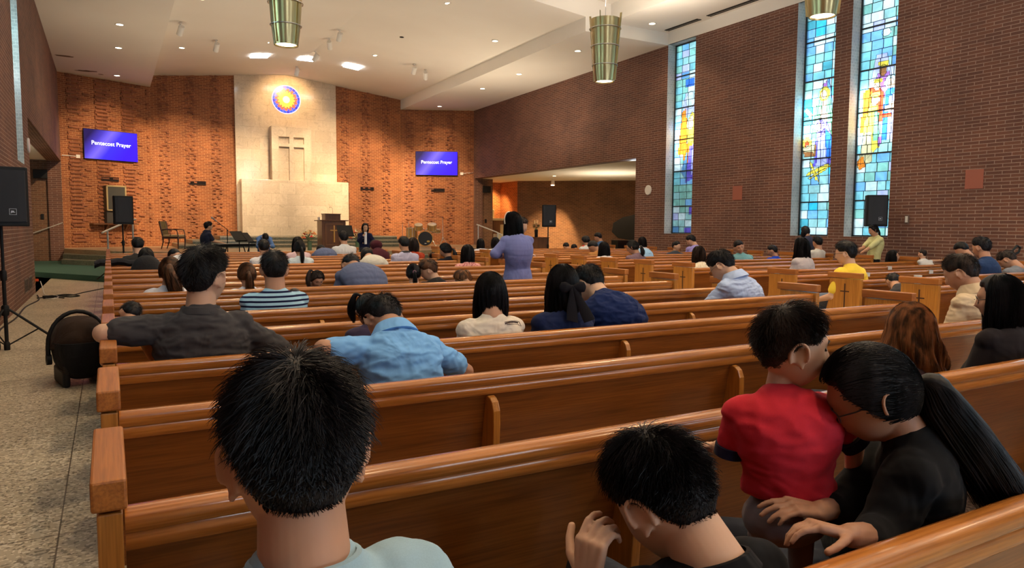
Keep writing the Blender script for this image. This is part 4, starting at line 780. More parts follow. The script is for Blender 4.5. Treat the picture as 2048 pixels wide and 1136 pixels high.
# handrails
def handrail(label, pts, posts, n='handrail'):
    t = thing(n, label, 'handrail'); b = MB(); b.tube(pts, .028, 8); b.build('rail', 'rail_metal', t)
    for p, q in posts: b = MB(); b.tube([p,q], .024, 8); b.build('post', 'rail_metal', t)
M['rail_metal'] = simple('satin aluminium', (.60,.60,.58), .35, .6)
handrail('metal handrail of the stage steps at the far left', [(-.15,22.3,1.22),(.62,23.5,1.60),(.70,23.7,1.60)], [((-.02,22.5,.3),(-.02,22.5,1.28)),((.62,23.5,.6),(.62,23.5,1.58))])
handrail('metal handrail of the stage steps at the far right, by the niche', [(13.46,26.9,1.54),(13.98,26.1,1.22),(14.1,25.9,1.12)], [((13.5,26.84,.3),(13.5,26.84,1.51)),((14.0,26.05,.15),(14.0,26.05,1.2))])
t = put(thing('wall_handrail', 'metal handrail fixed to the dark brick pier at the far left', 'handrail'), frame_at((XL-1.0,YC),(XL-.42,YC)), 0, 0); b = MB(); b.tube([(.08,-.09,1.12),(.98,-.09,1.50)], .02, 8); b.build('rail', 'rail_metal', t); b = MB(); b.tube([(.3,0,1.18),(.3,-.09,1.2)], .015, 6); b.tube([(.85,0,1.4),(.85,-.09,1.44)], .015, 6); b.build('bracket', 'rail_metal', t)
# items in the side bays: small boxes on the piers, altar niche, console, piano
for x, nm in ((XR+.62,'right'),(XL-.62,'left')):
    b = MB(); b.box((x-.21,YC-.14,3.04),(x+.21,YC-.001,3.34)); tag(b.build('wall_loudspeaker', 'black', smooth=False, bevel=.01), 'small black box loudspeaker on the %s dark brick pier' % nm, 'loudspeaker')
    b = MB(); b.box((x-.045,YC-.04,1.62),(x+.045,YC-.001,1.80)); tag(b.build('wall_switch', 'black', smooth=False, bevel=.004), 'small black switch box on the %s dark brick pier' % nm, 'switch')
t = thing('altar_table', 'pale stone altar table in the warmly lit niche behind the stage', 'altar', (16.55,31.2,0)); b = MB(); b.box((-.6,-.35,1.75),(.55,.3,1.86)); b.build('tabletop', simple('pale stone',(.55,.45,.27),.5), t, smooth=False, bevel=.01); b = MB(); b.box((-.5,-.25,0),(.45,.2,1.75)); b.build('base', 'wood_dark', t, smooth=False)
b = MB(); b.lathe([(0,0),(.11,0),(.11,.42),(.09,.43),(0,.42)], n=20); tag(b.build('pillar_candle', simple('candle wax',(.75,.62,.38),.5), loc=(16.45,31.2,1.861)), 'thick cream pillar candle on the niche altar', 'candle')
t = thing('stone_font', 'cream stone block font in front of the niche', 'font', (15.9,28.9,0)); b = MB(); b.box((-.16,-.16,0),(.16,.16,1.55)); b.build('pedestal', simple('font stone',(.6,.46,.22),.6), t, smooth=False, bevel=.02); b = MB(); b.box((-.5,-.22,.85),(.5,.2,1.12)); b.build('basin', simple('font slab',(.55,.48,.33),.6), t, smooth=False, bevel=.02)
pedestal(15.6, 27.3, 0, 1.12, 'dark pedestal carrying the large pink bouquet by the niche')
bouquet(15.6, 27.3, 1.121, 'large bouquet of pink and cream flowers on a pedestal near the niche', .26, ((.65,.25,.22),(.80,.70,.40),(.6,.12,.08)), .26, seed=9)
t = thing('console_table', 'dark wooden console table left of the bay loudspeaker', 'table', (16.6,27.2,0), R(-38)); b = MB(); b.box((-.55,-.25,.96),(.55,.25,1.0)); b.build('tabletop', 'wood_dark', t, smooth=False); b = MB(); b.box((-.50,-.2,.1),(.50,.2,.96)); b.build('body', 'wood_dark', t, smooth=False)
for sx in (-1,1): b = MB(); b.box((sx*.48-.03,-.23,0),(sx*.48+.03,-.17,.96)); b.box((sx*.48-.03,.17,0),(sx*.48+.03,.23,.96)); b.build('leg', 'wood_dark', t, smooth=False)
bouquet(16.5, 27.1, 1.001, 'dark vase of dried flowers on the console table', .32, ((.25,.12,.06),(.35,.2,.1)), .17, vase='black', seed=11)
t = thing('grand_piano', 'black grand piano with raised lid in the side bay', 'piano', (17.35,21.2,0), R(60)); o_ = [(-.75,-.8),(.75,-.8),(.75,-.1),(.55,.5),(.2,.9),(-.3,1.0),(-.65,.8),(-.75,.4)]
b = MB(); b.prism(o_, .68, .98); b.build('case', simple('piano lacquer',(.01,.008,.008),.12), t, smooth=False, bevel=.01); T = Matrix.Translation((-.75,0,.99)) @ Matrix.Rotation(R(-40),4,'Y') @ Matrix.Translation((.75,0,0)); b = MB(); b.prism(o_, 0, .02, T=T); b.build('lid', simple('piano lid',(.01,.008,.008),.15), t, smooth=False)
b = MB(); b.box((-.35,-.55,.99),(.35,-.53,1.22)); b.build('music_desk', 'black', t, smooth=False); b = MB(); b.box((-.15,-.57,1.0),(.15,-.555,1.28)); b.build('sheet_music', 'white', t, smooth=False); b = MB(); b.box((-.65,-.92,.70),(.65,-.78,.76)); b.build('keys', 'white', t, smooth=False)
for x, y in ((-.6,-.6),(.6,-.6),(0,.75)): b = MB(); b.tube([(x,y,0),(x,y,.68)], [.03,.05], 10); b.build('leg', 'black', t)
# ---------------- left aisle: infant seat, cables, coat ----------------
def infant_seat(x, y, rz):
    t = thing('infant_car_seat', 'black infant car seat with brown canopy standing on the floor beside the pews', 'infant seat', (x,y,0), R(rz)); bk = 'black'; cl = fabric('canopy cloth', (.035,.020,.014), .9, .6); dk = fabric('seat cloth', (.008,.008,.009), .95, .4)
    rings = []
    for i, (z, rx, ry, oy) in enumerate(((.02,.10,.24,0),(.06,.15,.30,0),(.16,.19,.33,0),(.30,.21,.34,.0),(.36,.215,.33,.02))): rings.append([(rx*math.copysign(abs(math.cos(a))**.6,math.cos(a)), oy+ry*math.copysign(abs(math.sin(a))**.8,math.sin(a)), z+.05) for a in [2*PI*j/28 for j in range(28)]])
    b = MB(); b.ring_loft(rings); b.build('shell', dk, t)
    b = MB()      # canopy: three gathered hoops
    hoops = [];
    for i in range(9):
        th = R(8+i*16); hoops.append([Vector((.222*math.copysign(abs(math.cos(ph))**.7,math.cos(ph))*(1-.02*math.cos(i*PI)), -.10-.30*math.sin(ph)*math.cos(th)*.95+.10, .33+.30*math.sin(ph)*math.sin(th)+.012*(i%2))) for ph in [PI*j/16 for j in range(17)]])
    b.ring_loft(hoops, cap=False, closed=False); c = b.build('canopy', cl, t); sm = c.modifiers.new('thick','SOLIDIFY'); sm.thickness = .012
    b = MB(); pts = [(-.235,.02,.22)]+[(-.235*math.cos(a) if 1 else 0, .02, .36+.32*math.sin(a)) for a in [PI*j/14 for j in range(15)]]+[(.235,.02,.22)]; b.tube(pts, .015, 10, flat=1.3); b.build('carry_handle', bk, t)
    for s in (-1,1): b = MB(); b.lathe([(0,-.02),(.05,-.02),(.05,.02),(0,.02)], n=20, T=Matrix.Translation((s*.232,.02,.24)) @ Matrix.Rotation(PI/2,4,'Y')); b.build('hinge_cap', bk, t)
    b = MB(); b.box((-.17,-.24,.0),(-.11,.24,.16)); b.box((.11,-.24,.0),(.17,.24,.16)); b.box((-.16,-.25,.12),(.16,-.20,.22)); b.box((-.15,.18,.08),(.15,.25,.2)); b.build('base', bk, t, smooth=False, bevel=.02)
    for px, w, z, m in ((-.08,.03,.19,'white'),(.03,.05,.20,simple('grey label',(.25,.25,.26),.5)),(.03,.035,.12,simple('blue label',(.05,.14,.28),.5))): b = MB(); b.box((px-w,-.256,z-.012),(px+w,-.25,z+.012)); b.build('label', m, t, smooth=False)
infant_seat(-.275, 7.62, 12); bpy.data.objects['infant_car_seat'].scale = (1.0,.94,.96)
def cable(label, pts, r=.006, m='black'):
    P_ = [Vector(p) for p in pts]; out = []
    for i in range(len(P_)-1):
        p0, p1, p2, p3 = P_[max(i-1,0)], P_[i], P_[i+1], P_[min(i+2,len(P_)-1)]
        for k in range(6): u = k/6; out.append(.5*((2*p1)+(-p0+p2)*u+(2*p0-5*p1+4*p2-p3)*u*u+(-p0+3*p1-3*p2+p3)*u**3))
    out.append(P_[-1]); b = MB(); b.tube(out, r, 6); tag(b.build('cable', m), label, 'cable')
cable('black cable lying across the aisle towards the pews', [(-1.25,16.6,.008),(-1.0,16.9,.008),(-.7,17.0,.008),(-.5,17.6,.008),(-.3,18.1,.008),(-.02,18.8,.008)], .012)
cable('black cable running along the foot of the left wall', [(-1.3,17.3,.008),(-1.2,16.2,.008),(-1.30,14.9,.008),(-1.28,13.2,.008),(-1.33,11.8,.008),(-1.2,10.4,.008)], .012)
cable('tangled white cable at the corner of the left wall', [(-1.28,17.9,.25),(-1.24,17.8,.12),(-1.18,17.4,.01),(-1.05,17.0,.01),(-1.15,16.6,.01),(-1.0,16.3,.01),(-.9,16.7,.01),(-1.05,17.3,.01)], .009, 'white')
cable('black loop of cable beside the corner of the left wall', [(-.9,16.9,.01),(-.7,16.6,.01),(-.55,16.8,.01),(-.8,17.2,.01),(-1.0,16.9,.01),(-.8,16.4,.01)], .012)
cable('black cable hanging from the loudspeaker at the left edge', [(-1.17,9.98,1.45),(-1.22,9.95,.9),(-1.2,9.9,.4),(-1.1,9.7,.05),(-1.25,9.4,.01),(-1.3,9.9,.01),(-1.2,10.3,.01)], .008)
b = MB(); b.box((-.09,-.05,0),(.09,.05,.05)); tag(b.build('power_strip', 'black', loc=(-1.06,16.5,.012), rot=(0,0,.5), smooth=False, bevel=.01), 'small black power box among the cables on the floor', 'power strip')
t = put(thing('wall_outlet', 'wall outlet with an orange plug at the end of the left wall', 'outlet'), TLW, 17.9-YB, .28); b = MB(); b.box((-.05,-.015,-.07),(.05,0,.07)); b.build('plate', simple('brass plate',(.3,.16,.06),.4), t, smooth=False); b = MB(); b.box((-.03,-.07,-.03),(.03,-.015,.02)); b.build('plug', simple('orange plug',(.8,.10,.02),.5), t, smooth=False, bevel=.005)
# ---------------- people: builders ----------------
def fuse(mb, voxel, it=2, fac=.5):      # weld overlapping forms into one continuous skin
    me = bpy.data.meshes.new('tmp'); me.from_pydata([tuple(v) for v in mb.v], [], mb.f); bm = bmesh.new(); bm.from_mesh(me); bmesh.ops.recalc_face_normals(bm, faces=bm.faces); bm.to_mesh(me); bm.free()
    o = bpy.data.objects.new('tmp', me); COL.objects.link(o); r = o.modifiers.new('r','REMESH'); r.mode = 'VOXEL'; r.voxel_size = voxel; r.use_smooth_shade = True
    if it: s = o.modifiers.new('s','SMOOTH'); s.iterations = it; s.factor = fac
    out = bpy.data.meshes.new_from_object(o.evaluated_get(bpy.context.evaluated_depsgraph_get())); bpy.data.objects.remove(o); bpy.data.meshes.remove(me); return out
def rcone(mb, a, b, ra, rb, n=12, squash=None):     # tapered limb with rounded ends
    a, b = Vector(a), Vector(b); d = b-a; L = d.length; 
    if L < 1e-5: return mb.ell(a, (ra,)*3, nu=n, nv=8)
    d.normalize(); q = d.to_track_quat('Z','Y').to_matrix().to_4x4(); T = Matrix.Translation(a) @ q; pr = [(0.0001,-ra)]
    pr += [(ra*math.cos(t), ra*math.sin(t)) for t in (-1.2,-.8,-.4,0)] + [(ra+(rb-ra)*k/4, L*k/4) for k in (1,2,3)] + [(rb*math.cos(t), L+rb*math.sin(t)) for t in (0,.4,.8,1.2)] + [(.0001, L+rb)]
    return mb.lathe(pr, n=n, T=T)
def smooth_path(P_, m=6):
    P_ = [Vector(p) for p in P_]; out = []
    for i in range(len(P_)-1):
        p0, p1, p2, p3 = P_[max(i-1,0)], P_[i], P_[i+1], P_[min(i+2,len(P_)-1)]
        for k in range(m): u = k/m; out.append(.5*((2*p1)+(-p0+p2)*u+(2*p0-5*p1+4*p2-p3)*u*u+(-p0+3*p1-3*p2+p3)*u**3))
    return out+[P_[-1]]
def sup(rx, ry, n=20, e=.8): return [(rx*math.copysign(abs(math.cos(2*PI*j/n))**e, math.cos(2*PI*j/n)), ry*math.copysign(abs(math.sin(2*PI*j/n))**e, math.sin(2*PI*j/n))) for j in range(n)]
g2 = lambda x, w: math.exp(-(x/w)**2)
def head_pt(d, s, child=0):        # unit direction (x right, y forward, z up) -> head surface, centre between the ears
    x, y, z = d; hx, hy, hz = .076, .098, .118
    if child: hx, hy, hz = .074, .090, .104
    X, Y, Z = x*hx, y*hy, z*hz
    if z < 0: t = min(1, -z); X *= 1-.30*t**1.6; Y = Y*(1-.10*t) + (.012*t if y > 0 else .035*t*t)
    if y < 0: Y *= 1.06; X *= 1+.06*(-y)*(1-abs(z))
    if z > .5: X *= 1+.05*(z-.5)
    if y > .25:
        f = min(1, (y-.25)/.4)
        Y += f*(.027*g2(X,.011)*max(0, min(1, (.022-Z)/.048))*(1 if Z > -.030 else max(0, 1-(-.030-Z)/.012)) + .006*g2(X,.05)*g2(Z-.032,.014) - .010*g2(abs(X)-.032,.015)*g2(Z-.008,.012)
              + .009*g2(X,.022)*g2(Z+.056,.007) + .008*g2(X,.020)*g2(Z+.070,.007) - .003*g2(X,.02)*g2(Z+.063,.003) + .010*g2(X,.024)*g2(Z+.100,.016) + .004*g2(abs(X)-.042,.02)*g2(Z+.03,.022))
    return Vector((X*s, Y*s, Z*s))
def head_geo(mb, T, s, nu=40, nv=30, child=0, ears=True):
    vs = []; fs = []
    for i in range(1, nv):
        t = PI*i/nv
        for j in range(nu): vs.append(T @ head_pt((math.sin(t)*math.cos(2*PI*j/nu), math.sin(t)*math.sin(2*PI*j/nu), math.cos(t)), s, child))
    vs += [T @ head_pt((0,0,1), s, child), T @ head_pt((0,0,-1), s, child)]; a, b = len(vs)-2, len(vs)-1
    fs = [(i*nu+j, (i+1)*nu+j, (i+1)*nu+(j+1)%nu, i*nu+(j+1)%nu) for i in range(nv-2) for j in range(nu)] + [(a, j, (j+1)%nu) for j in range(nu)] + [(b, (nv-2)*nu+(j+1)%nu, (nv-2)*nu+j) for j in range(nu)]
    mb.add(vs, fs)
    if ears:
        for sx in (-1,1):
            E_ = T @ Matrix.Translation(Vector((sx*.075,-.006,-.010))*s) @ Matrix.Scale(1.12,4) @ Matrix.Rotation(sx*R(-34),4,'Z') @ Matrix.Rotation(R(-8),4,'X')
            rim = [E_ @ (Vector((sx*(.004+.014*math.sin(a/2+.4)), -.004+.019*math.cos(a), .031*math.sin(a)-(.006 if a > 4 else 0)))*s) for a in [R(-15+k*22) for k in range(12)]]
            mb.tube(rim, [.0045*s]*9+[.0055*s,.0065*s,.006*s], 8); mb.ell((0,0,0), (.006*s,.016*s,.026*s), T=E_ @ Matrix.Translation(Vector((sx*.004,.0,0))*s) @ Matrix.Rotation(sx*R(10),4,'Z'), nu=12, nv=8); mb.ell((0,0,0), (.005*s,.006*s,.006*s), T=E_ @ Matrix.Translation(Vector((sx*.004,.006,-.024))*s), nu=10, nv=6)
def hand_geo(mb, wrist, d, palm_n, s=1, curl=.35, spread=1.0, side=1, n=8, curls=None):
    # wrist point, direction of the fingers, palm normal (out of the palm); side=+1 thumb towards d x palm_n
    w, d, pn = Vector(wrist), Vector(d).normalized(), Vector(palm_n); pn = (pn-d*pn.dot(d)).normalized(); t = d.cross(pn)*side
    F_ = lambda a, b, c: w + (d*a + t*b + pn*c)*s
    for b0, b1, r0, r1 in ((.022,.030,.014,.012),(.008,.011,.015,.013),(-.008,-.009,.015,.0125),(-.021,-.027,.013,.011)): rcone(mb, F_(.008,b0*.8,0), F_(.080,b1,-.002), r0*s, r1*s, n)
    for k, (b, L, r) in enumerate(((.030,.072,.0088),(.010,.080,.0092),(-.010,.075,.0088),(-.027,.060,.0078))):
        c = (curls[k] if curls else curl*(1+.18*k)); p = F_(.084,b,0); ang = .15*c; seg = [.46,.30,.24]; f = (b*spread*3.2)
        for q in range(3):
            ang += c*(.75 if q == 0 else .95); dd = (d*math.cos(ang)+pn*math.sin(ang)+t*f*math.cos(ang)).normalized(); e = p+dd*L*seg[q]*s; rcone(mb, p, e, (r-.0006*q)*s, (r-.0008*(q+1))*s, n); p = e
    c = .5+curl*.5; p = F_(.020,.028,.004); dirs = [(.55,.80,.15),(.72,.62,.30*c+.2),(.85,.40,.45*c+.2)]
    for q, (L, r) in enumerate(((.040,.012),(.032,.0105),(.026,.0095))):
        a, b, cc = dirs[q]; dd = (d*a+t*b+pn*cc).normalized(); e = p+dd*L*s; rcone(mb, p, e, r*s, (r-.001)*s, n); p = e
HAIRM = {}
def hair_mat(col, rough=.46):
    k = tuple(col)
    if k not in HAIRM:
        m, N, L, P = mat('hair'); tc = nd(N, 'ShaderNodeTexCoord'); n = nd(N, 'ShaderNodeTexNoise', i_Scale=30.0, i_Detail=2.0); mp = nd(N, 'ShaderNodeMapping'); mp.inputs['Scale'].default_value = (1,1,.12); L.new(tc.outputs['Object'], mp.inputs[0]); L.new(mp.outputs[0], n.inputs['Vector'])
        r = ramp(N, [(.40, tuple(x*.35 for x in col)), (.62, tuple(x*2.1 for x in col))]); L.new(n.outputs[0], r.inputs[0]); L.new(r.outputs[0], P.inputs['Base Color']); P.inputs['Roughness'].default_value = rough; P.inputs['Specular IOR Level'].default_value = .22; P.inputs['Anisotropic'].default_value = .4
        bump(N, L, P, n.outputs[0], .25, .01); HAIRM[k] = m
    return HAIRM[k]
def strands(mb, items, n3=3):      # items: list of (points, radius)
    V_, F_l = [], []
    for pts, r in items:
        m = len(pts); o = len(V_)+len(mb.v); up = None
        for i, p in enumerate(pts):
            d = pts[min(i+1,m-1)]-pts[max(i-1,0)]; a = d.orthogonal() if up is None else up-d*(up.dot(d)/max(d.length_squared,1e-12))
            if a.length < 1e-9: a = d.orthogonal()
            a.normalize(); up = a; b = d.cross(a); b = b.normalized() if b.length > 1e-12 else a; rr_ = r*(1-.75*(i/(m-1))**1.5)
            for k in range(3): V_.append(p + a*(rr_*math.cos(2.0944*k)) + b*(rr_*math.sin(2.0944*k)))
        for i in range(m-1):
            for k in range(3): F_l.append((o+i*3+k, o+i*3+(k+1)%3, o+i*3+3+(k+1)%3, o+i*3+3+k))
    mb.v += [tuple(v) for v in V_]; mb.f += F_l; mb.m += [0]*len(F_l); return mb
def hairline(phi, style):          # phi: 0 front, +-pi back; lowest polar z (unit) covered by hair
    a = abs(phi)/PI
    if style == 'short':
        K_ = ((0,.50),(.18,.52),(.27,.46),(.36,.24),(.50,.20),(.56,.06),(.66,-.28),(.76,-.50),(1.0,-.60))
        for (a0,z0),(a1,z1) in zip(K_, K_[1:]):
            if a <= a1+1e-6: return z0+(z1-z0)*(a-a0)/(a1-a0)
        return -.6
    return .60 if a < .2 else (.60-(a-.2)*3.4 if a < .5 else max(-.62, -.42-(a-.5)*.6))
def thz(z, st):
    if st != 'short': return 1.25 if z > .4 else 1.0+.25*max(0,(z-.1)/.3)
    return 1.22 if z > .5 else (.72+.50*(z-.2)/.3 if z > .2 else max(.28, .38+.34*z/.2 if z > 0 else .38+.2*z))
def hair(person, T, s, style, col, nstr, rnd, length=.25, child=0, thick=.012, rad=.0007, slen=1.0, flare=0, clump=.004, pony=(0,-.085,.03), pony_len=.28, pony_w=.035, wave=0, pdir=None, part_name='hair', tie=None, low=.006):
    b = MB(); nu, nv = (48, 26) if nstr > 900 else (24, 14) if nstr else (18, 10); st = 'short' if style == 'short' else 'long'; ph = [2*PI*j/nu - PI for j in range(nu)]; rings = []
    for i in range(nv+1):
        ring = []
        for p in ph:
            zl = hairline(p, st); t0 = math.acos(max(-1, min(1, zl))); t = t0*(i+.02)/nv; z = math.cos(t); q = math.sin(t); d = (q*math.sin(p), q*math.cos(p), z); base = head_pt(d, s, child)
            e = thick*s*(min(1, (1-i/nv)*5)**.6) + low*s*.25; e *= thz(z, st); n_ = Vector((d[0]/.8, d[1]/1, d[2]/1.1)).normalized()
            ring.append(T @ (base + n_*(e if i < nv else -.004*s)))
        rings.append(ring)
    b.ring_loft(rings, cap=False); top = T @ (head_pt((0,0,1), s, child)+Vector((0,0,thick*1.25*s))); b.add([top]+rings[0], [(0, j+1, (j+1)%nu+1) for j in range(nu)])
    up = (T.to_3x3() @ Vector((0,0,1))).normalized(); hc = T.translation; dn = Vector((0,0,-1)); items = []
    crown = Vector((.0,-.35,.93)).normalized()
    def sample():
        while True:
            v = Vector((rnd.gauss(0,1), rnd.gauss(0,1), rnd.gauss(0,1))).normalized(); p = math.atan2(v.x, v.y)
            if v.z > hairline(p, st)+.02: return v, p
    T3 = T.to_3x3()
    if style in ('short','pony','bun'):
        for _ in range(nstr):
            v, p = sample(); base = head_pt(v, s, child); n_ = Vector((v.x/.8, v.y, v.z/1.1)).normalized(); edge = max(0, min(1, (v.z-hairline(p, st))/.5))
            if style == 'short':
                fl = (v-crown*v.dot(crown)); fl = fl.normalized() if fl.length > .05 else Vector((rnd.uniform(-1,1),rnd.uniform(-1,1),0)); fl = (fl+Vector((0,.25 if v.z > .3 else 0,-.25))+Vector((rnd.gauss(0,.22),rnd.gauss(0,.22),rnd.gauss(0,.22)))).normalized()
                L_ = s*(.008+.024*edge**.8)*rnd.uniform(.7,1.3)*slen*(.45 if v.z < -.3 else 1); h0 = thick*(.95*min(1,edge*2.5))*s*thz(v.z, 'short'); lift = (.06+.34*max(0,v.z))*edge + (rnd.random()**2)*.45*min(1,edge*1.6); pts = [base+n_*h0]
                for k in range(1,5): u = k/4; pp = base+fl*L_*u; q = Vector((pp.x/.076,pp.y/.10,pp.z/.118)).normalized(); n2 = Vector((q.x/.8,q.y,q.z/1.1)).normalized(); pts.append((head_pt(q, s, child) if q.z > -.5 else pp) + n2*(h0+L_*lift*math.sin(u*1.5)))
            else:
                tg = Vector(pony).normalized(); d0 = Vector(v); pts = []; seg = rnd.uniform(.35,1.0)
                for k in range(7): q = (d0*(1-seg*k/6)+tg*(seg*k/6)).normalized(); pts.append(head_pt(q, s, child)+Vector((q.x/.8,q.y,q.z/1.1)).normalized()*(thick*1.1*thz(q.z, st)*s+.0025*s+.002*s*rnd.random()))
            items.append(([T @ q for q in pts], rad*s))
    if style in ('bob','long'):
        # falling curtain from ear to ear over the back, then strands on top of it
        NP = 34; R_ = []; ang = [PI*.30+(2*PI-.60*PI)*j/(NP-1) for j in range(NP)]; K = 10
        def curtain(a, k, off=0.0):
            zl = .12; d = Vector((math.sin(a)*math.sqrt(1-zl*zl), math.cos(a)*math.sqrt(1-zl*zl), zl)); base = T @ (head_pt(d, s, child)+Vector((d.x,d.y,0))*(thick+off+.002)*s); u = k/K
            o_ = Vector((base.x-hc.x, base.y-hc.y, 0)); o_ = o_.normalized() if o_.length > 1e-4 else Vector((0,-1,0)); w_ = (1+.15*math.sin(u*PI)-(.30*u if style == 'bob' else .22*u)+flare*u)
            r0 = Vector((base.x-hc.x, base.y-hc.y, 0)).length; q = Vector((hc.x,hc.y,0))+o_*(r0*w_) ; back = (T3 @ Vector((0,-1,0))); back.z = 0
            wv = wave*s*math.sin(u*11+a*5)*u + clump*s*math.sin(a*17+u*6+math.sin(a*5)*2)*min(1,u*2); zz = base.z-length*s*u*(1-.10*math.cos(a*3+1)*(.5 if style=='bob' else 1))
            return Vector((q.x, q.y, zz)) + back*(.02*s*u if length > .3 else 0) + o_*wv + Vector((0,0,0))
        rows = [[curtain(a, k) for a in ang] for k in range(K+1)]; inner = [[p + (Vector((hc.x,hc.y,p.z))-p)*.22 for p in r] for r in rows]
        vs = [p for r in rows for p in r]+[p for r in inner for p in r]; o0 = NP*(K+1); fs = []
        for k in range(K):
            for j in range(NP-1): fs += [(k*NP+j, k*NP+j+1, (k+1)*NP+j+1, (k+1)*NP+j), (o0+k*NP+j, o0+(k+1)*NP+j, o0+(k+1)*NP+j+1, o0+k*NP+j+1)]
            for j in (0, NP-1): fs.append((k*NP+j, (k+1)*NP+j, o0+(k+1)*NP+j, o0+k*NP+j))
        for j in range(NP-1): fs += [(K*NP+j, K*NP+j+1, o0+K*NP+j+1, o0+K*NP+j), (j, o0+j, o0+j+1, j+1)]
        b.add(vs, fs)
        for _ in range(nstr):
            a = rnd.uniform(PI*.30, PI*1.70); off = rnd.uniform(0,.009); tt = rnd.uniform(.0,.9); pts = []
            for k in range(4):      # from the crown over the skull
                zz = .97-(.97-.12)*(tt+(1-tt)*k/4); q = math.sqrt(1-zz*zz); d = Vector((math.sin(a)*q, math.cos(a)*q, zz)); pts.append(T @ (head_pt(d, s, child)+Vector((d.x/.8,d.y,d.z/1.1)).normalized()*(thick*thz(zz, st)*1.04+.002+off*.4)*s))
            lk = rnd.uniform(.85,1.08); ja = rnd.gauss(0,.05); 
            for k in range(1,9): p = curtain(a+ja*k/8, k*K/8*lk, off); pts.append(p + Vector((rnd.gauss(0,1),rnd.gauss(0,1),0))*.0015*s*k/3)
            items.append((pts, rad*s))
    if style == 'pony':
        p0 = T @ (Vector(pony)*s*1.0); bk = (T3 @ Vector(pony)); bk.z = 0; bk = bk.normalized() if bk.length > .001 else Vector((0,-1,0)); dd = Vector(pdir) if pdir else None
        L_ = pony_len*s; path = [p0, p0+bk*.035*s+Vector((0,0,.010*s)), p0+bk*.055*s+Vector((0,0,-.03*s))]
        for k in range(1,6): path.append(path[2]+(Vector((0,0,-1)) if dd is None else dd.normalized())*L_*k/5*.92 + bk*.012*s*math.sin(k*.8))
        w_ = [.35,.55,.85,1,1,.9,.65,.25]; sm = smooth_path(path, 4); ws = [w_[min(7,int(i/(len(sm)-1)*7))]+(w_[min(7,int(i/(len(sm)-1)*7)+1)]-w_[min(7,int(i/(len(sm)-1)*7))])*((i/(len(sm)-1)*7)%1) for i in range(len(sm))]
        b.tube(sm, [pony_w*s*.62*x for x in ws], 12)
        for _ in range(nstr//2):
            a = rnd.uniform(0,2*PI); q = rnd.uniform(.6,1.12); e = Vector((math.cos(a), math.sin(a), .3*math.sin(a*2))); jit = Vector((rnd.gauss(0,.3),rnd.gauss(0,.3),0)); items.append(([sm[i]+(e*q+jit*(i/len(sm)))*pony_w*s*.66*ws[i]+Vector((0,0,-.02*s*rnd.random()*(i/len(sm)))) for i in range(0, len(sm), 3)], rad*s))
        if tie:
            c = MB(); tq = bk.to_track_quat('Z','Y').to_matrix().to_4x4(); c.lathe([(.012*s,-.008*s),(.020*s,-.008*s),(.023*s,0),(.020*s,.008*s),(.012*s,.008*s)], n=16, T=Matrix.Translation(p0+bk*.018*s) @ tq, cap=False); c.build('hair_tie', tie, person)
    if style == 'bun':
        p0 = Vector(pony)*s*1.12; b.ell(p0, (.04*s,.032*s,.04*s), T=T, nu=16, nv=10)
    if items: strands(b, items)
    o = b.build(part_name, hair_mat(col), person, ang=60); return o
SKIN = {}
def skin_mat(c):
    if c not in SKIN: SKIN[c] = simple('skin', c, .55, sss=.12, spec=.35)
    return SKIN[c]
